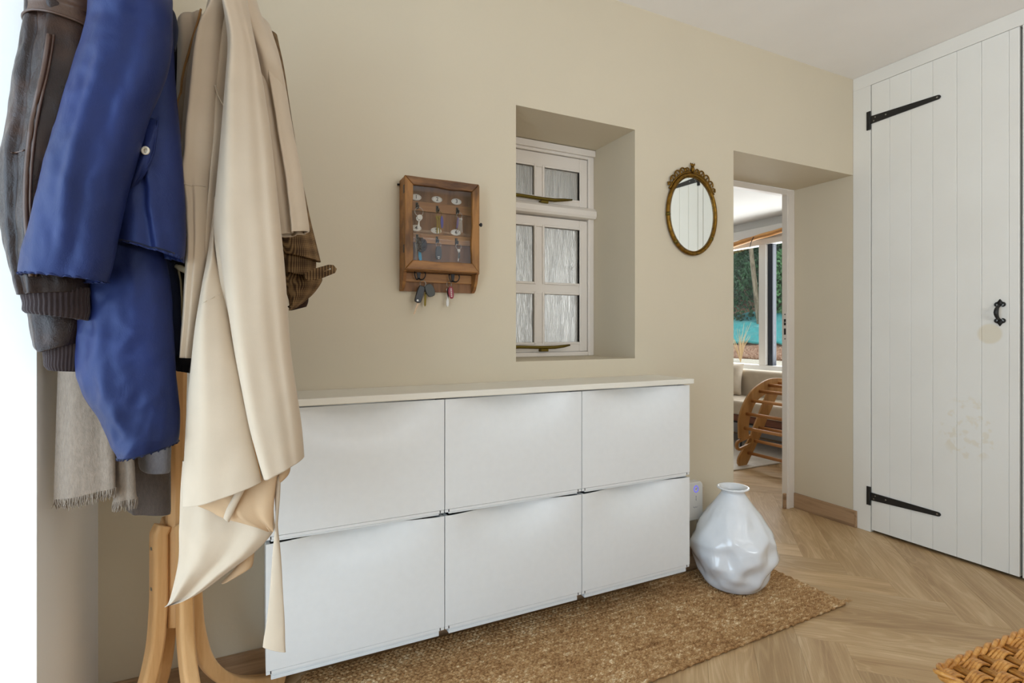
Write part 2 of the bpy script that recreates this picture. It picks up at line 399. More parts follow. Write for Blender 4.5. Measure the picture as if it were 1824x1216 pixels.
MB().box(FX-.075, FX-.001, 2.6, 5.55, 2.14, 2.235).build('lintel_board', M['wall_white'], g, bevel=.004)

# entrance glazing on the left and an assumed, unseen window behind the camera for the fill light
e = structure(MB().box(-.79, -.73, -.2995, -.24, 0, 2.1595).box(-.79, -.73, 1.366, 1.4255, 0, 2.1595).box(-.79, -.73, -.24, 1.366, 2.10, 2.1595)
    .box(-.79, -.73, .54, .59, 0, 2.10).build('window_3', M['white_gloss'], bevel=.004))
for a, c in ((-.24, .54), (.59, 1.366)):
    MB().box(-.763, -.757, a, c, .02, 2.10).build('pane', M['clear'], e)
e = structure(MB().box(.35, .41, -1.93, -1.87, .75, 2.2).box(2.79, 2.85, -1.93, -1.87, .75, 2.2).box(.41, 2.79, -1.93, -1.87, .75, .81).box(.41, 2.79, -1.93, -1.87, 2.14, 2.2)
    .box(1.57, 1.63, -1.93, -1.87, .81, 2.14).build('assumed_window', M['white_gloss'], bevel=.004))
for a, c in ((.41, 1.57), (1.63, 2.79)):
    MB().box(a, c, -1.903, -1.897, .81, 2.14).build('pane', M['clear'], e)

# ================================================================== WARDROBE
ward = thing('wardrobe', 'tall white built-in wardrobe of painted boards with black strap hinges', 'wardrobe', (WX, 1.0, 0))
def wpart(b, name, m, parent, **kw):
    o = b.build(name, m, parent, **kw); o.matrix_parent_inverse = Matrix.Translation(-Vector(ward.location)); return o
def sub(b, name, m, parent, **kw): return b.build(name, m, parent, **kw)
DT, DB = 2.527, .017
fr = MB()
fr.box(WX, WX+.03, -.30, 1.9145, DT+.003, CEIL-.0005)
fr.box(WX, WX+.03, 1.816, 1.9145, 0.0005, DT+.003)
fr.box(WX, WX+.03, .692, .742, 0.0005, DT+.003)
fr.box(WX, WX+.03, -.30, -.25, 0.0005, DT+.003)
wpart(fr, 'frame', M['door_paint'], ward, bevel=.002)
wpart(MB().box(WX+.05, WX+.6, -.30, 1.8885, 0.0005, CEIL-.001), 'carcass', M['dark_gap'], ward)
def strap_hinge(y_h, sgn, z, parent):
    """T hinge: plate on the frame at y_h, strap running sgn along Y over the boards"""
    b = MB(); x = WX
    b.box(x-.005, x-.0003, y_h-.004 if sgn < 0 else y_h-.018, y_h+.018 if sgn < 0 else y_h+.004, z-.052, z+.052)
    b.tube([(x-.006, y_h, z-.050), (x-.006, y_h, z+.050)], .0055, 10)
    L = .345; y2 = y_h+sgn*L
    out = [(y_h, z-.022), (y_h+sgn*.03, z-.021), (y2-sgn*.012, z-.011)]+[(y2-sgn*.012+sgn*.012*sin(a), z-.011*cos(a)) for a in (.6, 1.2, 1.57, 1.95, 2.5)]+[(y2-sgn*.012, z+.011), (y_h+sgn*.03, z+.021), (y_h, z+.022)]
    b.prism(out, 'x', x-.0055, x-.0008)
    o = sub(b, 'strap_hinge', M['black_iron'], parent)
    s = MB()
    for dy, dz, r in ((.022, -.010, .0035), (.030, .008, .0035), (.085, .002, .004), (.330, 0, .0045)):
        s.tube([(x-.0052, y_h+sgn*dy, z+dz), (x-.0068, y_h+sgn*dy, z+dz)], r, 8)
    b2 = s.mesh('s'); base = len(o.data.vertices)
    o.data.materials.append(M['screw'])
    bm = bmesh.new(); bm.from_mesh(o.data); n0 = len(bm.faces); bm.from_mesh(b2); bm.faces.ensure_lookup_table()
    for f in bm.faces[n0:]: f.material_index = 1
    bm.to_mesh(o.data); bm.free()
def ward_door(edges, hinges=None, handle=None):
    lo, hi = edges[-1], edges[0]
    back = MB().box(WX+.024, WX+.034, lo+.001, hi-.001, DB+.002, DT-.002)
    d = wpart(back, 'door', M['door_paint'], ward)
    for a, b_ in zip(edges[:-1], edges[1:]):
        g = .0004; v = .0016; x0, x1 = WX, WX+.0235
        poly = [(b_+g, x1), (b_+g, x0+v), (b_+g+v, x0), (a-g-v, x0), (a-g, x0+v), (a-g, x1)]
        m = MB(); n = len(poly)
        m.add([(x, y, DB) for y, x in poly]+[(x, y, DT) for y, x in poly], [tuple(range(n)), tuple(range(2*n-1, n-1, -1))]+[(i, i+n, (i+1) % n+n, (i+1) % n) for i in range(n)])
        sub(m, 'board', M['door_board'], d)
    if hinges:
        for z in (2.330, .205): strap_hinge(hinges[0], hinges[1], z, d)
    if handle:
        y, z0, z1 = handle; b = MB(); x = WX
        pts = [(x-.006, y, z1-.026)]+[(x-.006-.034*sin(pi*t/8)**.7, y, z1-.026+(z0-z1+.052)*t/8) for t in range(1, 8)]+[(x-.006, y, z0+.026)]
        b.tube(pts, [.006, .0065, .008, .009, .0095, .009, .008, .0065, .006], 10)
        for zc, s in ((z1-.022, 1), (z0+.022, -1)):
            fl = [(y-.004, zc-s*.010), (y-.009, zc), (y-.012, zc+s*.006), (y-.006, zc+s*.015), (y, zc+s*.024), (y+.006, zc+s*.015), (y+.012, zc+s*.006), (y+.009, zc), (y+.004, zc-s*.010)]
            b.prism(fl, 'x', x-.006, x-.0006)
            for q in (-1, 1):
                b.tube([(x-.004, y+q*(.010+.0085*sin(a)), zc+s*(-.002+.0085*cos(a))) for a in [i*.55 for i in range(0, 7)]], [.0042]*4+[.0036, .003, .003], 8)
        sub(b, 'handle', M['black_iron'], d, smooth=True)
def door_board_mat():
    k = NT('stained_board_paint').set(.42, 0, .5); v = k.coord()
    base = k.ramp(k.noise(v, 2.5, 4), [(.3, srgb(238, 236, 229)), (.7, srgb(243, 242, 236))])
    # yellowed smears below the handle and lower down (world = object space here)
    def blob(c, rad, seed):
        sb = k.n('ShaderNodeVectorMath', operation='SUBTRACT'); sb.inputs[1].default_value = c; k.l(v, sb.inputs[0])
        sc = k.n('ShaderNodeVectorMath', operation='DIVIDE'); sc.inputs[1].default_value = rad; k.l(sb.outputs[0], sc.inputs[0])
        ln = k.n('ShaderNodeVectorMath', operation='LENGTH'); k.l(sc.outputs[0], ln.inputs[0])
        mr = k.n('ShaderNodeMapRange'); mr.inputs['From Min'].default_value = 1.0; mr.inputs['From Max'].default_value = .8
        k.l(ln.outputs['Value'], mr.inputs['Value'])
        nz = k.noise(v, seed, 3); rp = k.n('ShaderNodeMapRange'); rp.inputs['From Min'].default_value = .52; rp.inputs['From Max'].default_value = .6
        k.l(nz, rp.inputs['Value'])
        return mr.outputs[0], rp.outputs[0]
    col = base
    for c, r, s_, use in (((WX, 1.275, 1.125), (.2, .052, .052), 20, False), ((WX, 1.36, .66), (.2, .13, .17), 22, True)):
        a, nz = blob(c, r, s_); f = a
        if use:
            m = k.n('ShaderNodeMath', operation='MULTIPLY'); k.l(a, m.inputs[0]); k.l(nz, m.inputs[1]); f = m.outputs[0]
        m2 = k.n('ShaderNodeMath', operation='MULTIPLY', i_1=.26 if use else .4); k.l(f, m2.inputs[0])
        mx = k.n('ShaderNodeMixRGB'); mx.inputs['Color2'].default_value = srgb(222, 204, 160); k.l(m2.outputs[0], mx.inputs['Fac']); k.l(col, mx.inputs['Color1']); col = mx.outputs[0]
    k.base(col); k.bump(k.noise(k.coord((60, 60, 4)), 1.5, 4), .05, .003); return k.m
M['door_board'] = door_board_mat()
ward_door([1.812, 1.716, 1.611, 1.511, 1.407, 1.307, 1.204, 1.166], (1.818, -1), (1.235, 1.163, 1.286))
ward_door([1.156, 1.06, .96, .86, .745])
ward_door([.689, .59, .49, .39, .29, .19, .09, -.01, -.11, -.247], (.694, -1), (-.18, 1.163, 1.286))

# ================================================================== SHOE CABINETS
CX0, CWD, CF = .033, .5425, 1.690
Z0, ZM, Z1 = .137, .5255, .9145
def cabinet_parts(root):
    # local: origin at left front bottom; x right, y back, z up; width CWD, height .3875
    w = CWD-.0022; h = .3875; d = WY-CF-.003
    b = MB(); t = .003
    b.box(.0006, .012, .006, d, .006, h-.004).box(w-.012, w-.0006, .006, d, .006, h-.004).box(.0122, w-.0122, d-.006, d, .006, h-.004)
    b.box(.0122, w-.0122, .020, d-.0062, .006, .016).box(.0122, w-.0122, .060, d-.0062, h-.012, h-.004)
    b.build('body', M['plastic_in'], root, bevel=.001)
    MB().box(.014, w-.018, .003, .030, .0005, .0056).build('base_lip', M['plastic_in'], root, bevel=.001)
    # flap door: a plastic sheet whose top middle is pressed back to give the finger grip
    nx, nz = 48, 40; g = MB(); fz0, fz1 = .017, h-.003
    def yoff(u, v):
        a = max(0, sin(pi*min(max((u-.05)/.90, 0), 1)))**1.5
        dip = .056*a*math.exp(-((1-v)/.21)**1.5)
        return dip-.0035*sin(pi*u)*sin(pi*v*.9)+.0008*noise.noise(Vector((u*4, v*4, .3)))
    def zt(u, v): return fz0+(fz1-fz0)*v-.007*(v**6)*max(0, sin(pi*min(max((u-.06)/.88, 0), 1)))**1.6
    for side in (0, 1):
        for j in range(nz+1):
            for i in range(nx+1):
                u, v = i/nx, (j/nz)**.8
                g.v.append((.0004+(w-.0008)*u, yoff(u, v)+(.0035 if side else 0), zt(u, v)))
    n1 = (nx+1)*(nz+1)
    for s_ in (0, 1):
        for j in range(nz):
            for i in range(nx):
                q = [j*(nx+1)+i, j*(nx+1)+i+1, (j+1)*(nx+1)+i+1, (j+1)*(nx+1)+i]; q = [a+n1*s_ for a in q]
                g.f.append(tuple(q if s_ == 0 else q[::-1])); g.mi.append(0)
    rim = [i for i in range(nx+1)]+[j*(nx+1)+nx for j in range(1, nz+1)]+[nz*(nx+1)+i for i in range(nx-1, -1, -1)]+[j*(nx+1) for j in range(nz-1, 0, -1)]
    for a, b_ in zip(rim, rim[1:]+rim[:1]): g.f.append((a, a+n1, b_+n1, b_)); g.mi.append(0)
    fl = smooth_edge(g.build('flap_door', M['plastic'], root), 50)
    MB().box(.0008, w-.0008, .0012, .016, .0062, .0155).build('flap_foot', M['plastic'], fl, bevel=.0008)
    for x in (.012, w-.016):
        MB().box(x, x+.003, .0006, .004, .0075, .0155).build('hinge_slot', M['dark_gap'], fl)
    for x in (.022, w-.022): MB().tube([(x, .0016, .03), (x, .0016, h-.09)], .0018, 6).build('side_bead', M['plastic'], fl)
def copy_tree(o, parent=None):
    c = o.copy(); C.objects.link(c); c.parent = parent
    for ch in [x for x in list(o.children)]: copy_tree(ch, c)
    return c
cab_lab = {(0, 1): 'white plastic shoe cabinet in upper row behind the beige coat', (1, 1): 'white plastic shoe cabinet in middle of the upper row',
  (2, 1): 'white plastic shoe cabinet at right end of upper row above the vase', (0, 0): 'white plastic shoe cabinet in bottom row beside the coat stand legs',
  (1, 0): 'white plastic shoe cabinet in middle of the bottom row above the jute rug', (2, 0): 'white plastic shoe cabinet at right end of bottom row beside the white vase'}
proto = thing('shoe_cabinet', '', 'cabinet', (0, 0, 0)); cabinet_parts(proto); bpy.context.view_layer.update()
first = True; rowc = []
for zi, z in ((0, Z0), (1, ZM+.0008)):
    for i in range(3):
        o = proto if first else copy_tree(proto); first = False
        o.location = (CX0+i*CWD, CF, z)
        rowc.append((zi, o))
        tag(o, cab_lab[(i, zi)], 'cabinet', 'stacked shoe cabinets')
for zi, o in rowc:
    if zi == 0: MB().box(.014, CWD-.020, .003, .060, -.011, .0002).build('plinth_lip', M['plastic_in'], o, bevel=.001)
tag(MB().box(.012, CX0+3*CWD+.008, 1.674, WY-.002, .9165, .938).build('top_board', M['board'], bevel=.003),
    'long cream painted board lying along the tops of the shoe cabinets', 'shelf')

# ================================================================== RUG
def rug():
    x0, x1 = .14, 2.21; nx, ny = 900, 300; b = MB()
    def corner(u): return 1.325+.055*u, 1.880      # near edge Y, far edge Y at fraction u
    px, py = .0170, .0140
    for j in range(ny+1):
        for i in range(nx+1):
            u, v = i/nx, j/ny; ya, yb = corner(u)
            X = x0+(x1-x0)*u; Y = ya+(yb-ya)*v
            row = (Y-.055*u)/py; k = math.floor(row); fx = X/px+.5*(k % 2)
            hh = abs(sin(pi*row))**.5*(.40+.60*abs(sin(pi*(fx+.9*(row-k)*(1 if k % 2 else -1)+.25*noise.noise(Vector((X*30, k*3.1, 0))))))**.8)
            e = min(1, min(u*130, (1-u)*130, v*40, (1-v)*40))
            nz = noise.noise(Vector((X*120, Y*120, 0)))*.0012+noise.noise(Vector((X*9, Y*9, 3)))*.001
            wob = .0025*noise.noise(Vector((X*40, Y*40, 7)))*(1-min(1, e)) if e < 1 else 0
            b.v.append((X+wob, Y+wob, .0015+(.006+.0095*hh+nz)*sqrt(max(e, 0))))
    for j in range(ny):
        for i in range(nx):
            q = j*(nx+1)+i; b.f.append((q, q+1, q+nx+2, q+nx+1)); b.mi.append(0)
    return b
def jute():
    k = NT('jute_braid').set(.85, 0, .2); v = k.coord()
    fib = k.noise(k.coord((150, 420, 300), rot=(0, 0, .6)), 1.0, 3, .7)
    knot = k.noise(k.coord((48, 72, 50)), 1.0, 2, .5)
    big = k.noise(v, 7, 4, .6)
    m = k.n('ShaderNodeMath', operation='MULTIPLY_ADD', i_1=.8); k.l(knot, m.inputs[0]); k.l(fib, m.inputs[2])
    m2 = k.n('ShaderNodeMath', operation='MULTIPLY_ADD', i_1=.45); k.l(big, m2.inputs[0]); k.l(m.outputs[0], m2.inputs[2])
    mrr = k.n('ShaderNodeMapRange'); mrr.inputs['From Min'].default_value = .62; mrr.inputs['From Max'].default_value = 1.42; k.l(m2.outputs[0], mrr.inputs['Value'])
    k.base(k.ramp(mrr.outputs[0], [(.0, srgb(80, 54, 32)), (.30, srgb(128, 90, 54)), (.55, srgb(172, 132, 88)), (.76, srgb(196, 158, 110)), (.95, srgb(236, 214, 176))]))
    k.bump(fib, .5, .003); return k.m
M['jute'] = jute()
rg = thing('jute_rug', 'brown braided jute rug on the oak floor under the cabinets and vase', 'rug', (1.2, 1.6, 0))
def child(o, root): o.matrix_parent_inverse = Matrix.Translation(-Vector(root.location)); return o
ro = child(rug().build('braid', M['jute'], rg, smooth=True), rg); ro['kind'] = 'stuff'
b = MB()
pts = [(.14+2.07*t/240, 1.325+.055*t/240+.0018*sin(t*1.9), .0085+.003*sin(t*1.3)) for t in range(241)]
b.tube(pts, [.0058+.0010*sin(t*1.7) for t in range(241)], 7)
pts = [(2.21+.0015*sin(t*2), 1.38+.50*t/60, .0085+.0025*sin(t*1.3)) for t in range(61)]
b.tube(pts, [.0060+.0014*sin(t*1.7) for t in range(61)], 7)
child(b.build('edge_cord', M['jute'], rg, smooth=True), rg)
b = MB()
for i in range(26):
    a = random.uniform(-.9, .9); L = random.uniform(.015, .04); s = Vector((2.208, 1.382, .012))
    d = Vector((cos(a), sin(a)*.8, random.uniform(-.1, .35)))
    b.tube([s, s+d*L*.5+Vector((0, 0, .004)), s+d*L+Vector((random.uniform(-.004, .004), random.uniform(-.004, .004), 0))], [.0012, .0010, .0006], 4)
fr_ = child(b.build('frayed_end', M['jute'], rg), rg); fr_['kind'] = 'stuff'

# ================================================================== VASE
VC = Vector((1.925, 1.700, .0168))
def vase():
    prof = [(.0, 0), (.108, 0), (.116, .003), (.122, .010)]
    body = [(.122, .010), (.150, .06), (.168, .115), (.176, .165), (.168, .215), (.145, .265), (.115, .312), (.084, .352), (.064, .380), (.052, .398), (.049, .408), (.055, .416), (.0665, .422), (.0685, .4255), (.066, .4285), (.060, .4275), (.050, .418), (.044, .404), (.046, .385), (.06, .35)]
    pp = [catmull(body, t/100) for t in range(101)]
    prof = prof[:3]+[tuple(p) for p in pp]
    rnd = random.Random(4); dents = []
    for i in range(26):
        dents.append((rnd.uniform(0, 2*pi), rnd.uniform(.03, .31), rnd.uniform(.18, .42), rnd.uniform(.02, .05), rnd.uniform(.02, .10), rnd.uniform(-.9, .9)))
    # dents where the photo shows them on the camera side
    q0 = math.atan2(-VC.y, -VC.x)
    for dq, z, wq, wz, a, sl in ((.55, .10, .30, .035, .13, .5), (-.15, .19, .45, .04, .09, .1), (-.75, .16, .25, .05, .12, -.3), (.95, .17, .22, .045, .14, .2),
                             (.25, .27, .35, .03, .08, -.6), (-.45, .06, .3, .03, .10, .5), (.2, .045, .35, .02, .09, -.3), (1.2, .08, .25, .03, .13, .6), (-.5, .26, .22, .035, .08, .7), (-1.1, .10, .25, .05, .1, .4)):
        dents.append((q0+dq, z, wq, wz, a, sl))
    def fn(q, z, i):
        if z < .006 or z > .385: return 1
        k = 1.0; e = sstep(.004, .04, z)*(1-sstep(.31, .38, z))
        for (qa, za, wq, wz, a, sl) in dents:
            dq = (q-qa+pi) % (2*pi)-pi; dz = z-za
            u = dq*cos(sl)/wq+dz*sin(sl)/.08; v_ = -dq*sin(sl)*.12/wz+dz*cos(sl)/wz
            r2 = u*u+v_*v_
            k -= a*.66*e*math.exp(-r2**.75*1.1)
            k += a*.24*e*math.exp(-(sqrt(r2)-1.6)**2*3)
        p = Vector((cos(q)*1.7, sin(q)*1.7, z*11)); nn = noise.noise(p)
        k += e*(.035*nn-.05*abs(noise.noise(p*1.4+Vector((5, 0, 0))))+.012)
        return k
    return MB().lathe(prof, tuple(VC), 120, fn)
cer = plain('white_ceramic', srgb(232, 235, 238), .10, 0, .5, Coat_Weight=.4, Coat_Roughness=.04)
tag(vase().build('vase', cer, smooth=True), 'large white crumpled ceramic vase standing on the jute rug', 'vase')

# ================================================================== OVAL MIRROR
mc = Vector((1.884, WY, 1.694))
mir = thing('oval_mirror', 'oval mirror in a gilt brass frame with pierced scroll crest, hung beside the doorway', 'mirror', mc)
RXo, RZo = .160, .197
gild = NT('antique_gilt').set(.42, 1.0, .5); gv = gild.coord()
gild.base(gild.ramp(gild.noise(gv, 60, 5, .7), [(.3, srgb(84, 62, 24)), (.6, srgb(140, 104, 42)), (.85, srgb(176, 132, 56))]))
gild.bump(gild.noise(gv, 220, 3), .35, .003); gild = gild.m
b = MB(); N = 72
b.tube([((RXo-.0095)*cos(2*pi*k/N), -.012, (RZo-.0095)*sin(2*pi*k/N)) for k in range(N)], .0095, 10, closed=True)
b.build('frame', gild, mir, smooth=True)
b = MB(); NB = 150
for k in range(NB):
    q = 2*pi*k/NB; b.lathe([(.0002, -.0028), (.0024, -.0014), (.0024, .0014), (.0002, .0028)], ((RXo-.0195)*cos(q), -.017, (RZo-.0195)*sin(q)), 5)
bd = b.build('beading', gild, mir, smooth=True); bd['kind'] = 'stuff'
b = MB(); b.add([((RXo-.014)*cos(2*pi*k/N), -.012, (RZo-.014)*sin(2*pi*k/N)) for k in range(N)]+[((RXo-.014)*cos(2*pi*k/N), -.002, (RZo-.014)*sin(2*pi*k/N)) for k in range(N)],
   [tuple(range(N)), tuple(range(2*N-1, N-1, -1))]+[(k, k+N, (k+1) % N+N, (k+1) % N) for k in range(N)])
mg = NT('silvered_glass').set(.015, 1.0, .5); mg.p.inputs['Base Color'].default_value = (.86, .88, .84, 1)
b.build('mirror_glass', mg.m, mir)
b = MB()
def scroll(cx, cz, r, a0, turns, s, tr=.0038):
    return [(cx+s*r*(1-.62*t)*cos(a0+turns*t), -.012, cz+r*(1-.62*t)*sin(a0+turns*t)) for t in [i/16 for i in range(17)]]
for s in (-1, 1):
    for ang, r in ((.17, .014), (.34, .021), (.54, .023), (.74, .021), (.92, .014)):
        x, z = (RXo+.010)*sin(ang)*1.0, (RZo+.010)*cos(ang)
        b.tube(scroll(s*x, z+.004, r, -.6, 4.6, s), .0036, 7)
        b.tube([(s*(x-.012), -.010, z-.012), (s*(x+.004), -.013, z+.002), (s*(x+.016), -.010, z+.012)], .003, 6)
    b.tube([(s*(RXo+.006)*sin(a), -.012, (RZo+.004)*cos(a)) for a in [i*.1 for i in range(0, 11)]], .005, 7)
b.tube([(0, -.012, RZo), (0, -.014, RZo+.018), (0, -.014, RZo+.034)], [.008, .010, .006], 8)
for s in (-1, 0, 1): b.tube([(0, -.014, RZo+.028), (s*.010, -.015, RZo+.040), (s*.013, -.013, RZo+.047)], [.004, .0045, .002], 7)
b.build('crest', gild, mir, smooth=True)
for q in (pi*1.02, pi*1.26, -.62):
    x, z = (RXo-.0095)*cos(q), (RZo-.0095)*sin(q); tq_ = Vector((-RXo*sin(q), 0, RZo*cos(q))).normalized()
    MB().tube([Vector((x, -.012, z))-tq_*.008, Vector((x, -.012, z)), Vector((x, -.012, z))+tq_*.008], [.0098, .0108, .0098], 12).build('clasp', M['brass'], mir, smooth=True)

# ================================================================== WIFI BOX
wfx = thing('wifi_box', 'white plug-in wifi box with lit blue ring, on the wall beside the end cabinet', 'router', (1.835, WY, .35))
def rrect(w, h, r, n=6):
    out = []
    for cx, cz, a in ((w-r, h-r, 0), (-w+r, h-r, pi/2), (-w+r, -h+r, pi), (w-r, -h+r, 3*pi/2)):
        out += [(cx+r*cos(a+pi/2*k/n), cz+r*sin(a+pi/2*k/n)) for k in range(n+1)]
    return out
MB().prism(rrect(.056, .088, .022), 'y', -.072, -.030).build('housing', plain('wifi_plastic', srgb(222, 220, 214), .35), wfx, bevel=.004, seg=3)
MB().prism(rrect(.050, .080, .018), 'y', -.0295, -.004).build('wall_plug', plain('wifi_plug', srgb(214, 208, 196), .5), wfx)
em = NT('blue_status_light'); em.p.inputs['Base Color'].default_value = (.1, .1, .6, 1)
em.p.inputs['Emission Color'].default_value = (.22, .20, .95, 1); em.p.inputs['Emission Strength'].default_value = .9
MB().tube([(.013+.0125*cos(2*pi*k/28), -.0725, .056+.0145*sin(2*pi*k/28)) for k in range(28)], .0021, 6, closed=True).build('light_ring', em.m, wfx)
gm = plain('grey_print', srgb(110, 108, 130), .5)
b = MB()
b.tube([(.008, -.0722, .058), (.012, -.0724, .054), (.020, -.0722, .060)], .0012, 5)
b.build('check_mark', gm, wfx)
for z in (.022, .014, .006): MB().lathe([(.0001, -.002), (.0022, -.0012), (.0022, .0012), (.0001, .002)], (.013, -.0722, z), 8).build('indicator_dot', gm, wfx)
MB().tube([(-.004+.003*t, -.0722, -.028+.004*sin(t*1.7)*(1-.07*t)) for t in range(9)], .0007, 5).build('script_mark', gm, wfx)
so = thing('wall_socket', 'cream wall socket plate just right of the wifi box', 'socket', (1.925, WY, .345))
MB().prism(rrect(.040, .042, .004), 'y', -.009, -.0003).build('plate', plain('socket_plastic', srgb(206, 192, 170), .45), so, bevel=.002)
MB().tube([(-.03, -.045, .02), (-.020, -.035, .016), (-.010, -.018, .004), (-.008, -.014, -.030), (-.012, -.014, -.08), (-.014, -.014, -.18)], .0025, 7).build('cable', plain('white_cable', srgb(214, 206, 196), .5), so)

# ================================================================== KEY CABINET
KX, KY, KZ = .476, 1.830, 1.355
kc = thing('key_cabinet', 'rustic wooden key cabinet with glazed door and numbered plates, hung on the cream wall', 'cabinet', (.62, WY, 1.35))
def kpart(b, name, m, parent=None, **kw):
    o = b.build(name, m, parent or kc, **kw)
    if parent is None: child(o, kc)
    return o
x0, x1 = KX+.002, .764; zt, zb, zl = 1.683, 1.352, 1.283
kpart(MB().box(x0+.012, x1-.012, WY-.012, WY-.0005, zl, zt-.012), 'back_board', M['key_back'])
side = lambda: [(WY-.0005, zl), (WY-.020, zl), (WY-.034, zl+.010), (WY-.050, zl+.034), (WY-.060, zl+.066), (KY+.016, zl+.0685), (KY+.016, zt), (WY-.0005, zt)]
kpart(MB().prism(side(), 'x', x0, x0+.0118), 'side_panel', M['key_rail'], bevel=.0015)
kpart(MB().prism(side(), 'x', x1-.0118, x1), 'side_panel', M['key_rail'], bevel=.0015)
kpart(MB().box(x0+.012, x1-.012, KY+.016, WY-.0122, zt-.012, zt), 'top_panel', M['key_wood_x'], bevel=.001)
kpart(MB().box(x0+.012, x1-.012, KY+.016, WY-.0122, zb, zb+.010), 'bottom_panel', M['key_wood_x'], bevel=.001)
for z in (1.577, 1.461): kpart(MB().box(x0+.0122, x1-.0122, WY-.022, WY-.0122, z, z+.034), 'rail', M['key_rail'], bevel=.001)
kpart(MB().box(x0+.0122, x1-.0122, WY-.022, WY-.0122, zl+.034, zl+.066), 'rail', M['key_rail'], bevel=.001)
# glazed door with wavy live-edge rails
def waney(p0, p1, w0, i0, i1, axis, seed, y0, y1, m=18):
    """a mitred rail between two outer corners in x,z whose inner edge waves; i0, i1 are the mitre insets"""
    out = []; inn = []
    ph = random.Random(seed).uniform(0, 6); L = p1[0]-p0[0] if axis == 'x' else p1[1]-p0[1]
    for t in range(m+1):
        f = t/m; e = min(1, f*6, (1-f)*6)
        wv = (.0016*sin(5*f+ph)+.0012*sin(13*f+ph*2))*e; wv2 = .0006*sin(9*f+ph*1.7)*e
        a = L*f; c = i0+(L-i0-i1)*f
        if axis == 'x': out.append((p0[0]+a, p0[1]+wv2)); inn.append((p0[0]+c, p0[1]+w0+wv))
        else: out.append((p0[0]+wv2, p0[1]+a)); inn.append((p0[0]+w0+wv, p0[1]+c))
    return MB().prism(out+inn[::-1], 'y', y0, y1)
dx0, dx1, dz0, dz1 = KX, .7565, 1.3535, 1.683
dy0, dy1 = KY, KY+.0155
dr = kpart(waney((dx0, dz0), (dx0, dz1), .030, .034, .030, 'z', 3, dy0, dy1), 'door', M['key_wood'], bevel=.003)
kpart(waney((dx1, dz0), (dx1, dz1), -.028, .034, .030, 'z', 5, dy0, dy1), 'door_stile', M['key_wood'], dr, bevel=.003)
kpart(waney((dx0, dz1), (dx1, dz1), -.030, .030, .028, 'x', 8, dy0-.0006, dy1), 'door_rail', M['key_wood_x'], dr, bevel=.003)
kpart(waney((dx0, dz0), (dx1, dz0), .034, .030, .028, 'x', 11, dy0-.003, dy1), 'door_rail', M['key_wood_x'], dr, bevel=.004)
kpart(MB().box(dx0+.026, dx1-.024, KY+.009, KY+.011, dz0+.030, dz1-.027), 'pane', M['clear'], dr)
for z in (1.413, 1.622): kpart(MB().box(KX-.0015, KX-.0001, KY+.003, KY+.016, z, z+.028), 'hinge', M['black_iron'], dr)
kpart(MB().tube([(dx1+.0002, KY+.008, 1.535), (dx1+.009, KY+.008, 1.535)], .003).lathe([(.0002, -.008), (.0055, -.004), (.0055, .004), (.0002, .008)], (dx1+.010, KY+.008, 1.535), 10), 'door_knob', M['black_iron'], dr, smooth=True)
kpart(MB().tube([(KX+.001, WY-.006, 1.668), (KX-.007, WY-.006, 1.668)], .004), 'hanger_stud', M['black_iron'])
def text_mesh(s, size):
    cu = bpy.data.curves.new('txt', 'FONT'); cu.body = s; cu.size = size; cu.extrude = .0003; cu.offset = size*.012; cu.align_x = 'CENTER'; cu.align_y = 'CENTER'
    cu.resolution_u = 3
    o = bpy.data.objects.new('txt', cu); C.objects.link(o)
    dg = bpy.context.evaluated_depsgraph_get(); me = bpy.data.meshes.new_from_object(o.evaluated_get(dg))
    bpy.data.objects.remove(o); bpy.data.curves.remove(cu)
    me.transform(Matrix.Rotation(pi/2, 4, 'X')); return me
def number_plate(p, s):
    w = MB(); n = 28
    v = [(p.x+.0205*cos(2*pi*k/n), p.y, p.z+.0118*sin(2*pi*k/n)) for k in range(n)]
    v2 = [(p.x+.0165*cos(2*pi*k/n), p.y-.0026, p.z+.0085*sin(2*pi*k/n)) for k in range(n)]
    w.add(v+v2, [tuple(range(n)), tuple(range(2*n-1, n-1, -1))]+[(k, (k+1) % n, (k+1) % n+n, k+n) for k in range(n)])
    o = kpart(w, 'number_plate', M['enamel'], smooth=False)
    t = text_mesh(s, .019); t.materials.clear(); t.materials.append(M['ink'])
    q = link('numeral', t, None, o); q.location = (p.x, p.y-.0029, p.z)
    for sx in (-1, 1): kpart(MB().lathe([(.0001, -.0012), (.0013, -.0008), (.0013, .0008), (.0001, .0012)], (p.x+sx*.0168, p.y-.0016, p.z), 8), 'screw', M['brass'], o)
for (px, py), s in (((741, 351), '1'), ((778.5, 355), '2'), ((813, 359), '3'), ((741, 406), '4'), ((777, 410.5), '5'), ((812, 414), '6')):
    number_plate(onY(px, py, WY-.0126), s)
hooks = []
for px, py in ((742.5, 365.5), (778.5, 371.5), (814, 374.5), (743, 422), (778, 426), (812.5, 429)):
    p = onY(px, py, WY-.022); b = MB()
    b.box(p.x-.0045, p.x+.0045, p.y-.0022, p.y-.0002, p.z-.014, p.z+.010)
    b.tube([(p.x, p.y-.001, p.z+.006), (p.x, p.y-.007, p.z+.004), (p.x, p.y-.010, p.z-.008), (p.x, p.y-.016, p.z-.014), (p.x, p.y-.021, p.z-.009), (p.x, p.y-.021, p.z-.003)], .0024, 7)
    kpart(b, 'key_hook', M['black_iron'], smooth=False); hooks.append(Vector((p.x, p.y-.016, p.z-.0125)))
dhooks = []
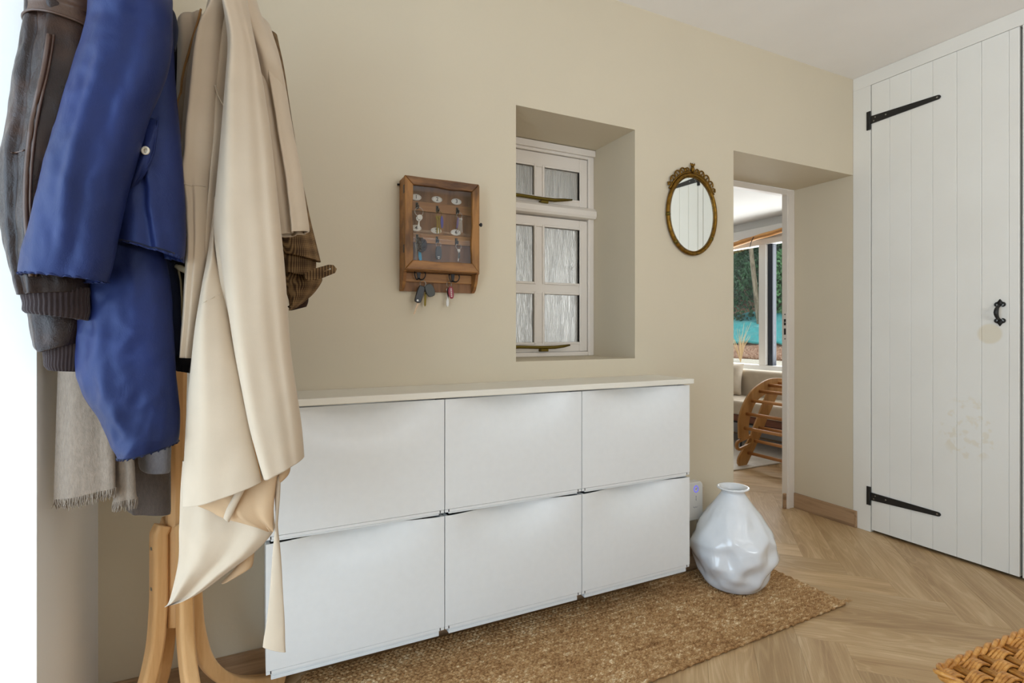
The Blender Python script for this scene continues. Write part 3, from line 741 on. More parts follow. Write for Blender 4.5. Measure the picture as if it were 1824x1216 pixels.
for px, py in ((745.5, 489), (806, 493.5)):
    p = onY(px, py, WY-.022); b = MB()
    b.prism([(p.x-.006, p.z+.018), (p.x+.006, p.z+.018), (p.x+.0075, p.z+.008), (p.x+.004, p.z-.018), (p.x-.004, p.z-.018), (p.x-.0075, p.z+.008)], 'y', p.y-.004, p.y-.0002)
    for s_ in (-1, 1):
        cc = [(p.x, p.y-.003, p.z-.014), (p.x+s_*.006, p.y-.009, p.z-.0185), (p.x+s_*.013, p.y-.016, p.z-.017), (p.x+s_*.0185, p.y-.020, p.z-.008), (p.x+s_*.020, p.y-.020, p.z+.002), (p.x+s_*.0185, p.y-.017, p.z+.0065)]
        b.tube([catmull(cc, t/20) for t in range(21)], [.0022]*18+[.0026, .003, .0028], 8)
    kpart(b, 'double_hook', M['black_iron'], smooth=False); dhooks.append(p)
# --- the keys
def ring_pts(c, r, tilt=0, n=24): return [(c.x+r*cos(2*pi*k/n)*cos(tilt), c.y+r*cos(2*pi*k/n)*sin(tilt), c.z+r*sin(2*pi*k/n)) for k in range(n)]
def bunch(label, c): return thing('key_bunch', label, 'keys', c, 'keys of the key cabinet')
def kp(root, b, name, m, **kw): return child(b.build(name, m, root, **kw), root)
def key_blade(p, d, L, w=.0045, r=.010, name='key', m=None, root=None):
    """a flat key hanging from p along d: bow with hole, blade with teeth"""
    d = Vector(d).normalized(); s = Vector((d.z, 0, -d.x)); b = MB()
    o = [p+d*r+(s*cos(2*pi*k/14)+d*sin(2*pi*k/14))*r for k in range(14)]
    pb = polyflat([q+Vector((0, -.0008, 0)) for q in o], (0, 1, 0), .0018); b.add(pb.v, pb.f)
    c = p+d*(2*r-.002); e = [c-s*w*.5]; n = 6
    for t in range(n): e += [c+d*(L*(t+.3)/n)-s*w*.5, c+d*(L*(t+.6)/n)-s*w*.28]
    e += [c+d*L-s*w*.1, c+d*(L*.97)+s*w*.5, c+s*w*.5]
    pb = polyflat([q+Vector((0, -.0008, 0)) for q in e], (0, 1, 0), .0018); b.add(pb.v, pb.f)
    return kp(root, b, name, m or M['steel'])
def fob_shape(p, d, L, w, th, bend=.35):
    d = Vector(d).normalized(); s = Vector((d.z, 0, -d.x)); out = []
    for k in range(20):
        a = 2*pi*k/20; out.append(p+d*(L*.5+L*.5*sin(a))+s*(w*.5*abs(cos(a))**bend*(1 if cos(a) > 0 else -1))-Vector((0, th/2, 0)))
    return polyflat(out, (0, 1, 0), th)
blackpl = plain('black_key_plastic', srgb(26, 26, 26), .4); greypl = plain('dark_grey_fob', srgb(62, 64, 58), .45); redpl = plain('red_fob', srgb(140, 24, 44), .35)
bluepl = plain('blue_key_tag', srgb(58, 54, 130), .5); tealpl = plain('turquoise_tag', srgb(40, 140, 176), .5)
# 1: bunch on hook one
c = hooks[0]; g = bunch('bunch of silver keys on a wire ring on the hook under plate 1', c)
kp(g, MB().tube(ring_pts(c+Vector((.003, -.001, -.014)), .0155), .0009, 6, closed=True), 'split_ring', M['steel'])
key_blade(c+Vector((.004, -.004, -.028)), (-.10, 0, -1), .034, root=g); key_blade(c+Vector((.000, -.007, -.030)), (.06, 0, -1), .030, root=g)
key_blade(c+Vector((.006, -.0095, -.026)), (-.2, 0, -1), .030, root=g)
c = hooks[1]; g = bunch('long brass keys with a blue tag on the hook under plate 2', c)
kp(g, MB().tube(ring_pts(c+Vector((.002, -.001, -.010)), .0105), .0010, 6, closed=True), 'split_ring', M['brass'])
key_blade(c+Vector((-.004, -.004, -.018)), (-.03, 0, -1), .052, .006, .008, m=M['brass'], root=g); key_blade(c+Vector((.002, -.007, -.018)), (.02, 0, -1), .056, .005, .006, m=M['brass'], root=g)
kp(g, fob_shape(c+Vector((.010, -.009, -.018)), (.02, 0, -1), .046, .010, .003, .8), 'key_tag', bluepl)
c = hooks[2]; g = bunch('slim silver keys with a violet tag on the hook under plate 3', c)
kp(g, MB().tube(ring_pts(c+Vector((.003, -.001, -.010)), .0105), .0010, 6, closed=True), 'split_ring', M['steel'])
for q in range(3): key_blade(c+Vector((.002+.0035*q, -.003-.002*q, -.020)), (.04*(q-.6), 0, -1), .048, .003, .0045, root=g)
kp(g, fob_shape(c+Vector((-.004, -.008, -.018)), (-.12, 0, -1), .044, .007, .003, .8), 'key_tag', plain('violet_tag', srgb(92, 76, 120), .5))
c = hooks[3]; g = bunch('turquoise tag with a dark brown pompom on the lower left hook', c)
kp(g, MB().tube(ring_pts(c+Vector((.002, -.001, -.010)), .0105), .0010, 6, closed=True), 'split_ring', M['steel'])
b = MB(); pc = c+Vector((.008, -.012, -.020)); rr = random.Random(3)
for i in range(260):
    v = Vector((rr.gauss(0, 1), rr.gauss(0, 1), rr.gauss(0, 1))).normalized(); t_ = v.orthogonal().normalized()*.0022
    q = pc+Vector((v.x*.020, v.y*.012, v.z*.026)); b.add([pc-t_, pc+t_, q+t_, q+v*.002, q-t_], [(0, 1, 2, 3, 4)])
pm_ = kp(g, b, 'pompom', fabric('brown_fur', srgb(58, 40, 32), .95, 200, .2)); pm_['kind'] = 'stuff'
kp(g, fob_shape(c+Vector((.002, -.006, -.040)), (.12, 0, -1), .040, .011, .004, .6), 'key_tag', tealpl)
c = hooks[4]; g = bunch('dark grey rounded key fob on the lower middle hook', c)
kp(g, MB().tube(ring_pts(c+Vector((.001, -.001, -.010)), .0095), .0010, 6, closed=True), 'split_ring', M['steel'])
fb = kp(g, fob_shape(c+Vector((.000, -.005, -.016)), (0, 0, -1), .050, .022, .007, .5), 'key_fob', plain('slate_fob', srgb(52, 54, 56), .5))
kp(g, MB().box(c.x-.005, c.x+.004, c.y-.0092, c.y-.0084, c.z-.0565, c.z-.0545).box(c.x-.002, c.x+.0015, c.y-.0092, c.y-.0084, c.z-.063, c.z-.060), 'fob_print', M['enamel'])
c = hooks[5]; g = bunch('single small dark key on a ring on the lower right hook', c)
kp(g, MB().tube(ring_pts(c+Vector((.003, -.001, -.011)), .0105), .0010, 6, closed=True), 'split_ring', M['steel'])
key_blade(c+Vector((.004, -.003, -.020)), (-.06, 0, -1), .036, .004, .006, root=g); kp(g, fob_shape(c+Vector((.004, -.006, -.034)), (-.04, 0, -1), .022, .007, .003, .7), 'key_cap', greypl)
# hanging below the cabinet
def P2(px, py, Y=WY-.045): return onY(px, py, Y)
g = bunch('black flip key, grey fob and brass key hanging from left double hook', P2(752, 500))
kp(g, MB().tube(ring_pts(P2(753, 505), .0118, .2), .0011, 6, closed=True), 'split_ring', M['steel'])
a, e = P2(752, 509), P2(743, 539)
kp(g, fob_shape(a, e-a, (e-a).length, .026, .012, .3), 'key_fob', blackpl, bevel=.002)
a, e = P2(745.5, 538), P2(738, 558.5); d = (e-a).normalized(); s_ = Vector((d.z, 0, -d.x))
kp(g, polyflat([a-s_*.0035, a+s_*.0035, e+s_*.0032, e+d*.003, e-s_*.002], (0, 1, 0), .0022), 'key_blade', plain('worn_blade', srgb(132, 112, 90), .35, 1.0))
q = P2(743, 535); kp(g, MB().tube([q-Vector((0, .0075, 0)), q-Vector((0, .0055, 0))], .0036, 12), 'fob_button', M['enamel'])
a, e = P2(761, 506, WY-.036), P2(770, 528, WY-.036)
kp(g, fob_shape(a, e-a, (e-a).length, .034, .010, .6), 'remote_fob', greypl, bevel=.002)
a, e = P2(758, 521, WY-.030), P2(757, 546, WY-.030); d = (e-a).normalized(); s_ = Vector((d.z, 0, -d.x))
kp(g, polyflat([a-s_*.002, a+s_*.002, a+d*.02+s_*.004, e-d*.006+s_*.0035, e, e-d*.006-s_*.0035, a+d*.02-s_*.004], (0, 1, 0), .002), 'brass_key', M['brass'])
kp(g, MB().tube(ring_pts(P2(758.5, 514, WY-.030), .0085, .9), .001, 6, closed=True), 'link_ring', M['brass'])
g = bunch('red oval fob and silver key hanging from right double hook', P2(800, 505))
kp(g, MB().tube(ring_pts(P2(800, 506.5), .0115, .4), .0011, 6, closed=True), 'split_ring', M['steel'])
a, e = P2(802, 510), P2(803.5, 532.5)
kp(g, fob_shape(a, Vector((.13, 0, -1)), .046, .0215, .006, .75), 'oval_fob', redpl, bevel=.002)
b = MB(); c0 = P2(803.0, 521)-Vector((0, .0036, 0))
for t in range(5): b.box(c0.x-.0028+.0006*t, c0.x+.0018+.0006*t, c0.y-.0004, c0.y, c0.z+.011-.0065*t, c0.z+.0145-.0065*t)
kp(g, b, 'fob_print', M['enamel'])
a = P2(797.5, 513, WY-.034); key_blade(a, (.02, 0, -1), .050, .007, .006, root=g)
kp(g, fob_shape(P2(797.2, 533, WY-.034), (-.02, 0, -1), .026, .010, .003, .4), 'key_tip', M['steel'])

# ================================================================== COAT STAND
PX, PY = -.1875, 1.7037
st = thing('coat_stand', 'bentwood coat stand with pale beech pole and curved legs, loaded with coats', 'coat stand', (PX, PY, 0))
def spart(b, name, m, **kw): return child(b.build(name, m, st, **kw), st)
b = MB(); n = 8
prof = [(.001, .34), (.0245, .34), (.0255, .36), (.0255, 1.80), (.026, 1.81), (.026, 1.84), (.020, 1.86), (.012, 1.872), (.001, 1.873)]
b.lathe(prof, (PX, PY, 0), 8); spart(b, 'pole', M['stand_wood'], bevel=.002)
def rect_sweep(pts, w, t, dirs):
    """a bar of rectangular section swept in the vertical plane of dirs (radial, z)"""
    rad = Vector((cos(dirs), sin(dirs), 0)); sd = Vector((-sin(dirs), cos(dirs), 0)); up = Vector((0, 0, 1))
    b = MB(); vs = []; m = len(pts)
    for i, (r, z) in enumerate(pts):
        r0, z0 = pts[max(i-1, 0)]; r1, z1 = pts[min(i+1, m-1)]
        T = Vector((r1-r0, z1-z0)).normalized(); Nn = Vector((-T.y, T.x))
        c = Vector((PX, PY, 0))+rad*r+up*z
        nv = rad*Nn.x+up*Nn.y; ch = .26
        for a, q in ((-1, -1+ch), (-1+ch, -1), (1-ch, -1), (1, -1+ch), (1, 1-ch), (1-ch, 1), (-1+ch, 1), (-1, 1-ch)):
            vs.append(c+sd*(w/2*a)+nv*(t/2*q))
    fs = [tuple(range(7, -1, -1)), tuple((m-1)*8+k for k in range(8))]
    for i in range(m-1):
        for k in range(8): fs.append((i*8+k, i*8+(k+1) % 8, (i+1)*8+(k+1) % 8, (i+1)*8+k))
    b.add(vs, fs); return b
def leg(ang, R):
    ctrl = [(.0435, .600), (.0435, .50), (.045, .40), (.055, .29), (.085, .185), (.150, .098), (.230, .048), (R, .0195)]
    ctrl = [(r*(1 if r < .06 else (1+(R/.30-1)*sstep(.05, .28, r))), z) for r, z in ctrl[:-1]]+[(R, .0195)]
    pts = [tuple(catmull(ctrl, t/44)) for t in range(45)]
    pts = [(pts[0][0]-.010, pts[0][1]+.020)]+pts
    o = spart(rect_sweep(pts, .037, .036, ang), 'leg', M['stand_wood'], bevel=.003)
    smooth_edge(o, 35)
    rad = Vector((cos(ang), sin(ang), 0))
    for z in (.566, .460):
        q = Vector((PX, PY, z))+rad*.0618
        MB().tube([q-rad*.004, q+rad*.0006], .0048, 12).build('screw', M['screw'], o)
LA = radians(31)
leg(LA, .318); leg(LA+pi/2, .185); leg(LA+pi, .225); leg(LA+1.5*pi, .30)
b = MB(); b.tube([(PX+.135*cos(2*pi*k/48), PY+.135*sin(2*pi*k/48), .075) for k in range(48)], .011, 8, closed=True)
spart(b, 'base_ring', wood('stand_ring', srgb(168, 112, 74), srgb(130, 82, 52), 2, 8, 8), smooth=True)
HK = {}
for i, (tx, ty) in enumerate(((-.50, 1.18), (-.32, 1.22), (-.05, 1.34), (.035, 1.568), (-.34, 1.76), (-.40, 1.50))):
    d = Vector((tx-PX, ty-PY, 0)); L = min(d.length, .265); d.normalize(); o0 = Vector((PX, PY, 0))
    spart(MB().tube([o0+d*.02+Vector((0, 0, 1.66)), o0+d*.09+Vector((0, 0, 1.645)), o0+d*.16+Vector((0, 0, 1.68)), o0+d*(L-.03)+Vector((0, 0, 1.79)), o0+d*L+Vector((0, 0, 1.855))], [.011, .011, .011, .011, .012], 10), 'hook', M['stand_wood'], smooth=True)

# ================================================================== GARMENTS
class Loft:
    """closed garment tube through rows (left point, right point) at a depth, with folds and creases"""
    def __init__(s, rows, d=1.1, t=.05, nc=56, nr=70, folds=(), crease=(0, 8, 3), ripple=None, power=1.0, seed=0, flatback=.8, fine=0):
        s.fine = fine
        s.d, s.t, s.folds, s.crease, s.ripple, s.seed, s.power, s.fb = d, t, folds, crease, ripple, seed, power, flatback
        s.rows = []
        for r in rows:
            r = list(r); dd = r[4] if len(r) > 4 and r[4] is not None else d; tt = r[5] if len(r) > 5 else t
            s.rows.append(r[:4]+[dd, tt])
        s.nc, s.nr = nc, nr
    def frame(s, v):
        xl, yl, xr, yr, d, t = catmull(s.rows, v)
        L, R = at(xl, yl, d), at(xr, yr, d); c = (L+R)/2; A = (R-L)/2
        N = -ray((xl+xr)/2); N.z = 0; N -= A*(N.dot(A)/max(A.length_squared, 1e-9)); N.normalize()
        return c, A, N, t
    def point(s, v, q):
        c, A, N, t = s.frame(v); u = cos(q); w = sin(q)
        k = s.power
        P = c+A*(abs(u)**k*(1 if u > 0 else -1))+N*(t*abs(w)**k*(1 if w > 0 else -s.fb))
        disp = 0
        for f in s.folds:
            u0, u1, wd, a = f[:4]; v0, v1 = f[4:6] if len(f) > 4 else (-1, 2)
            uu = u0+(u1-u0)*v; e = sstep(v0-.06, v0+.06, v)*(1-sstep(v1-.06, v1+.06, v)) if len(f) > 4 else 1
            disp += a*e*math.exp(-((u-uu)/wd)**2)*max(0, abs(w))**.5
        am, sx, sz = s.crease
        if am:
            nv = Vector((P.x*sx+s.seed*7.3, P.y*sx, P.z*sz))
            disp += am*(noise.noise(nv)+.5*noise.noise(nv*2.1)+.28*noise.noise(nv*4.5)+s.fine*(.5-abs(noise.noise(Vector((P.x*16+P.z*9, P.y*16, P.z*15-P.x*8)))))+s.fine*.6*(.5-abs(noise.noise(Vector((P.x*34-P.z*14, P.y*30, P.z*24+P.x*10))))))*max(0, abs(w))**.6
        if s.ripple:
            v0, amp, fr = s.ripple; disp += amp*sin(fr*q+2*sin(q*3))*sstep(v0, 1, v)
        return P+N*(disp*(1 if w >= 0 else -1))
    def mb(s):
        b = MB(); nc, nr = s.nc, s.nr
        for j in range(nr+1):
            for i in range(nc): b.v.append(tuple(s.point(j/nr, 2*pi*i/nc)))
        for j in range(nr):
            for i in range(nc):
                i2 = (i+1) % nc; b.f.append((j*nc+i, j*nc+i2, (j+1)*nc+i2, (j+1)*nc+i)); b.mi.append(0)
        if s.rows[-1][5] < .003: b.f.append(tuple(nr*nc+i for i in range(nc))); b.mi.append(0)
        return b
    def surf(s, v, u, off=.0):
        """point on the camera-side face at height v, across -1..1"""
        q = math.acos(min(max(u, -1), 1)); P = s.point(v, q); n = s.frame(v)[2]; return P+n*off
    def pix(s, px, py, off=0.0):
        """the point of the camera-side face seen at a picture point"""
        if not hasattr(s, 'grid'):
            s.grid = []
            for j in range(61):
                for i in range(1, 40):
                    P = s.point(j/60, pi*i/40); d = P.dot(FW); s.grid.append((CXP+FPX*P.dot(RT)/d, HYP-(P.z-H)*FPX/d, j/60, pi*i/40))
        g = sorted(s.grid, key=lambda t: (t[0]-px)**2+(t[1]-py)**2)[:4]
        wt = [1/((t[0]-px)**2+(t[1]-py)**2+.3) for t in g]; W_ = sum(wt)
        v = sum(t[2]*w for t, w in zip(g, wt))/W_; q = sum(t[3]*w for t, w in zip(g, wt))/W_
        return at(px, py, s.point(v, q).dot(FW)-off)
    def build(s, name, m, root, thick=.003):
        b = s.mb(); me = b.mesh(name, True); o = link(name, me, m, root); child(o, root)
        if thick:
            md = o.modifiers.new('cloth', 'SOLIDIFY'); md.thickness = thick; md.offset = -1
        return o
def gtube(pts, r, name, m, root, n=6, cap=True):
    return child(MB().tube(pts, r, n, cap).build(name, m, root, smooth=True), root)

# ---- leather jacket
def leather():
    k = NT('brown_leather').set(.34, 0, .30); v = k.coord()
    big = k.noise(v, 9, 5, .6); k.base(k.ramp(big, [(.30, srgb(27, 18, 15)), (.55, srgb(44, 29, 22)), (.75, srgb(72, 48, 34))]))
    r = k.n('ShaderNodeMapRange'); r.inputs['To Min'].default_value = .20; r.inputs['To Max'].default_value = .40; k.l(big, r.inputs['Value']); k.l(r.outputs[0], k.p.inputs['Roughness'])
    n3 = k.noise(v, 420, 3, .6); n2 = k.noise(k.coord((1.6, 1.6, .9)), 38, 5, .6, 1.2); a = k.n('ShaderNodeMath', operation='MULTIPLY_ADD', i_1=2.6); k.l(n2, a.inputs[0]); k.l(n3, a.inputs[2])
    k.bump(a.outputs[0], .22, .005); return k.m
M['leather'] = leather()
def leather_light():
    k = NT('worn_leather_yoke').set(.42, 0, .5); v = k.coord()
    k.base(k.ramp(k.noise(v, 10, 5, .6), [(.3, srgb(66, 46, 34)), (.7, srgb(98, 70, 50))])); k.bump(k.noise(v, 240, 4), .2, .002); return k.m
M['leather_yoke'] = leather_light()
M['knit'] = fabric('brown_rib_knit', srgb(52, 40, 39), .9, 600, .25, .1, .3)
M['seam_leather'] = plain('leather_seam', srgb(78, 54, 40), .4)
lj = thing('leather_jacket', 'worn dark brown leather jacket with ribbed cuffs hanging leftmost on the coat stand', 'jacket', (-.55, 1.25, .9))
sl = Loft([(62, -70, 180, -70, 1.03, .06), (66, 20, 182, 30), (64, 60, 184, 60), (51, 110, 187, 120), (31, 195, 188, 200), (17, 270, 184, 280), (12, 340, 176, 340), (15, 400, 165, 400), (27, 452, 158, 450), (44, 500, 153, 500), (56, 526, 150, 520)],
          .99, .062, 100, 130, folds=[(-.25, -.25, .10, -.010), (.35, .15, .16, .010)], crease=(.007, 15, 9), seed=2, fine=.25)
sl.build('sleeve', M['leather'], lj)
yk = Loft([(74, -75, 178, -75, 1.025, .060), (72, 10, 184, 18), (68, 42, 183, 40), (62, 55, 187, 66)], .988, .066, 48, 24, crease=(.003, 12, 8), seed=3)
yo = yk.build('shoulder_yoke', M['leather_yoke'], lj, .002)
gtube([yk.surf(1.0, u/16, .001) for u in range(-16, 17)], .0022, 'yoke_seam', M['seam_leather'], lj)
pipe = [(88, 62), (78, 125), (65, 180), (55, 235), (48, 300), (46, 370), (50, 430), (56, 492)]
pipe = [catmull(pipe, t/40) for t in range(41)]
for off, r in ((0, .0042), (8, .0022)):
    gtube([sl.pix(x+off, y, .0012) for x, y in pipe], r, 'sleeve_piping', M['seam_leather'], lj)
gtube([sl.pix(x, 268+4*sin((x-6)*.09), .0008) for x in range(10, 45, 3)], .0014, 'elbow_seam', M['seam_leather'], lj)
def rib_cuff(rows, d, t, name):
    L = Loft(rows, d, t, 160, 14, crease=(.0015, 10, 8))
    b = MB()
    for j in range(15):
        for i in range(160):
            p = L.point(j/14, 2*pi*i/160); c, A, N, tt = L.frame(j/14); r = (p-c); b.v.append(tuple(c+r*(1+(.022 if i % 4 < 2 else -.022)+.02*sin(j*.8))))
    for j in range(14):
        for i in range(160): i2 = (i+1) % 160; b.f.append((j*160+i, j*160+i2, (j+1)*160+i2, (j+1)*160+i)); b.mi.append(0)
    o = child(b.build(name, M['knit'], lj, smooth=True), lj)
    md = o.modifiers.new('cloth', 'SOLIDIFY'); md.thickness = .004; md.offset = -1
rib_cuff([(54, 520, 152, 512), (54, 535, 152, 530), (57, 552, 152, 552), (61, 560, 150, 570)], .99, .048, 'cuff')
s2 = Loft([(85, -60, 190, -60, 1.07), (75, 120, 188, 120), (62, 300, 185, 300), (54, 440, 175, 440), (58, 520, 165, 520), (64, 570, 160, 560), (72, 610, 156, 590), (84, 622, 154, 606)], 1.05, .05, 48, 50, folds=[(-.4, -.2, .2, .006)], crease=(.006, 16, 14), seed=5, fine=.4)
s2.build('second_sleeve', M['leather'], lj)
rib_cuff([(88, 616, 156, 606), (87, 632, 156, 625), (90, 648, 154, 648), (97, 658, 152, 662)], 1.05, .036, 'cuff')

# ---- blue jacket
def blue_mat():
    k = NT('blue_waxed_cotton').set(.50, 0, .45); v = k.coord(); k.p.inputs['Specular Tint'].default_value = (.5, .62, 1, 1)
    k.base(k.ramp(k.noise(v, 7, 5), [(.3, srgb(21, 28, 64)), (.7, srgb(28, 37, 82))]))
    h2 = k.noise(k.coord((1, 1, .6)), 26, 6, .62, .8); h = k.noise(v, 900, 2); a = k.n('ShaderNodeMath', operation='MULTIPLY_ADD', i_1=5.0); k.l(h2, a.inputs[0]); k.l(h, a.inputs[2])
    k.bump(a.outputs[0], .13, .005); return k.m
M['blue'] = blue_mat()
M['navy'] = fabric('navy_lining', srgb(26, 30, 52), .75, 500, .15, .1, .1, 2, 20)
bj = thing('blue_jacket', 'blue cotton jacket with snap pocket and gathered cuffs, foremost on the coat stand', 'jacket', (-.40, 1.2, .9))
body = Loft([(200, -75, 288, -75, 1.12, .06), (196, 0, 296, 0, 1.08), (192, 60, 303, 60), (190, 150, 309, 150), (190, 240, 318, 240), (190, 320, 323, 320), (190, 390, 326, 395), (192, 420, 325, 440), (194, 432, 322, 462)], 1.03, .050, 110, 120,
            folds=[(.3, .75, .12, .008), (.1, .5, .12, -.008)], crease=(.007, 11, 6), ripple=(.93, .0048, 32), seed=8, fine=.7)
body.build('body', M['blue'], bj)
gtube([body.surf(.955+.004*sin(u*31), u/20, .0003) for u in range(-12, 20)], .0016, 'hem_stitching', M['navy'], bj)
fs = Loft([(183, -75, 292, -75, 1.06, .06), (176, -5, 298, 0), (166, 60, 298, 65), (149, 115, 288, 130), (130, 190, 254, 210), (110, 265, 231, 285), (90, 337, 216, 345), (70, 408, 203, 415), (55, 455, 192, 470), (50, 480, 186, 494), (51, 492, 184, 502)], .945, .052, 110, 150,
          folds=[(.6, .5, .2, -.006), (-.1, .5, .16, .005, .3, .75)], crease=(.007, 10, 5.0), ripple=(.95, .0050, 26), seed=11, fine=.55)
fs.build('front_sleeve', M['blue'], bj)
bs = Loft([(160, 330, 285, 330, 1.06, .05), (148, 430, 288, 440), (146, 510, 296, 505), (148, 575, 303, 580), (148, 640, 309, 645), (163, 705, 312, 705), (190, 752, 315, 745), (210, 785, 315, 770), (221, 800, 313, 784), (224, 807, 311, 791)], 1.06, .058, 110, 130,
          folds=[(-.3, .2, .16, .005, .2, .7)], crease=(.009, 11, 7), ripple=(.95, .0065, 30), seed=14, fine=.55)
bs.build('back_sleeve', M['blue'], bj)
gtube([bs.surf(.965+.003*sin(u*9), u/20, .0003) for u in range(-19, 20)], .0014, 'cuff_stitching', M['navy'], bj)
co = Loft([(282, -60, 312, -60, 1.1), (284, 0, 300, -2), (286, 25, 309, 22), (288, 50, 314, 48), (291, 72, 313, 68), (297, 90, 309, 86)], 1.06, .02, 28, 30, crease=(.004, 20, 12), seed=17)
co.build('collar', M['navy'], bj)
def flapover(loft_, outline, off, thick, name, m, root):
    """a sewn-on piece following the garment's camera side; outline in picture fractions (v,u)"""
    b = MB(); n = len(outline); cv = sum(p[0] for p in outline)/n; cu = sum(p[1] for p in outline)/n
    lo = [loft_.surf(v, u, off*.2) for v, u in outline]; hi = [loft_.surf(cv+(v-cv)*.96, cu+(u-cu)*.96, off+thick) for v, u in outline]
    b.add(lo+hi+[loft_.surf(cv, cu, off+thick)], [(i, (i+1) % n, (i+1) % n+n, i+n) for i in range(n)]+[(i+n, (i+1) % n+n, 2*n) for i in range(n)])
    return child(b.build(name, m, root, smooth=False), root)
def flappix(loft_, outline, off, thick, name, m, root):
    b = MB(); n = len(outline); cx = sum(p[0] for p in outline)/n; cy = sum(p[1] for p in outline)/n
    lo = [loft_.pix(x, y, off*.1) for x, y in outline]; hi = [loft_.pix(cx+(x-cx)*.93, cy+(y-cy)*.97, off+thick) for x, y in outline]
    b.add(lo+hi+[loft_.pix(cx, cy, off+thick)], [(i, (i+1) % n, (i+1) % n+n, i+n) for i in range(n)]+[(i+n, (i+1) % n+n, 2*n) for i in range(n)])
    return child(b.build(name, m, root, smooth=True), root)
flappix(body, [(262, 207), (276, 212), (283, 206), (283, 222), (280, 245), (277, 270), (270, 290), (258, 312), (246, 328), (232, 336), (236, 310), (243, 280), (252, 240)], .005, .003, 'pocket_flap', M['blue'], bj)
gtube([body.pix(x, y, .0085) for x, y in ((280, 214), (277, 245), (274, 268), (266, 290), (254, 310), (244, 324))], .0008, 'flap_stitching', M['blue'], bj)
sn = body.pix(259, 268, .0105)
n_ = body.frame(.55)[2]
b = MB(); e1 = Vector((n_.y, -n_.x, 0)).normalized(); e2 = Vector((0, 0, 1))
b.tube([sn+(e1*cos(a)+e2*sin(a))*.0058 for a in [2*pi*i/20 for i in range(20)]], .0022, 7, closed=True)
b.tube([sn-n_*.003, sn-n_*.001], .0056, 12)
child(b.build('snap', plain('bone_snap', srgb(222, 212, 192), .35), bj, smooth=True), bj)
for i in range(4):
    p = fs.pix(150+5*i, 117-5*i, .0008); child(MB().lathe([(.0001, -.002), (.0011, 0), (.0001, .002)], tuple(p), 6).build('paint_speck', M['enamel'], bj), bj)

# ---- dark navy jacket behind
dj = thing('dark_jacket', 'nearly black navy jacket with beige toggle cord, squeezed between blue jacket and beige coat', 'jacket', (-.28, 1.4, .9))
M['black_cloth'] = fabric('black_cloth', srgb(24, 24, 32), .8, 500, .2, .1, .1, 2, 22)
M['olive'] = fabric('olive_lining', srgb(92, 84, 62), .8, 500, .15)
dk = Loft([(262, 20, 302, 25, 1.24, .02), (270, 70, 310, 75), (276, 130, 318, 128), (280, 210, 318, 205), (282, 300, 326, 300), (282, 400, 333, 400), (282, 470, 331, 470)], 1.19, .035, 40, 50, crease=(.006, 14, 9), seed=21)
dk.build('body', M['black_cloth'], dj)
dl = Loft([(280, 420, 336, 420), (290, 500, 334, 500), (296, 580, 334, 580), (302, 640, 336, 640)], 1.215, .015, 28, 30, crease=(.004, 14, 9), seed=22)
dl.build('lining', M['olive'], dj)
ds = Loft([(278, 430, 300, 440), (284, 480, 316, 490), (288, 520, 323, 525), (292, 560, 325, 560), (296, 600, 330, 600), (302, 632, 334, 622), (306, 642, 336, 634)], 1.17, .030, 36, 40, folds=[(0, .3, .2, .006)], crease=(.008, 18, 14), seed=23)
ds.build('sleeve', fabric('navy_shell', srgb(34, 40, 66), .7, 500, .15, .1, .1, 2, 20), dj)
dh = Loft([(305, 636, 337, 628), (307, 645, 338, 640), (308, 652, 338, 652), (312, 658, 336, 664)], 1.165, .028, 60, 16, ripple=(.0, .0026, 18), seed=24)
dh.build('gathered_hem', M['black_cloth'], dj)
tg = at(314, 474, 1.13); t2 = at(332, 482, 1.125)
gtube([tg, tg+(t2-tg)*.25, tg+(t2-tg)*.3, t2], [.0045, .0052, .0062, .0066], 'toggle', plain('cream_toggle', srgb(214, 198, 160), .35), dj, 14)
gtube([at(318, 480, 1.13), at(322, 500, 1.135), at(324, 530, 1.14), at(324, 560, 1.145), at(326, 590, 1.15)], .0019, 'drawcord', plain('cream_cord', srgb(206, 190, 150), .8), dj)

# ---- beige coat
M['beige'] = fabric('beige_wool', (.54, .43, .312, 1), .92, 700, .06, .04, .3, 1.2, 16)
M['beige_in'] = fabric('tan_coat_lining', srgb(192, 160, 124), .7, 500, .06, .05, .1)
M['raw_edge'] = plain('raw_coat_edge', srgb(182, 134, 82), .9)
bc = thing('beige_coat', 'long beige wool coat with waterfall hem and tie belt on the coat stand', 'coat', (-.02, 1.35, .9))
Lb = Loft([(400, -75, 450, -75, 1.30), (372, 26, 455, 20), (340, 120, 470, 120), (338, 260, 482, 260), (342, 400, 494, 400), (340, 540, 504, 540), (336, 680, 514, 680), (334, 800, 520, 780), (336, 860, 500, 838)], 1.235, .05, 64, 70, folds=[(-.3, -.4, .1, .012), (.2, .3, .12, -.012)], crease=(.006, 12, 4), seed=30)
Lb.build('back_panel', M['beige'], bc)
ft = Loft([(319, 31, 357, 18, 1.18, .008), (318, 44, 362, 34), (318, 90, 372, 90), (317, 150, 364, 150), (315, 205, 360, 205), (319, 245, 350, 250), (322, 272, 342, 280)], 1.175, .022, 44, 50, folds=[(-.3, -.2, .3, .006), (.4, .3, .2, -.006)], crease=(.003, 14, 5), seed=31)
ft.build('facing', M['beige'], bc)
gtube([at(x, y, 1.148) for x, y in ((358, 16), (352, 40), (343, 68), (336, 94), (329, 118), (324, 142), (322, 165), (316, 182), (315, 205), (319, 222), (321, 245), (322, 270))], .0022, 'raw_edge', M['raw_edge'], bc)
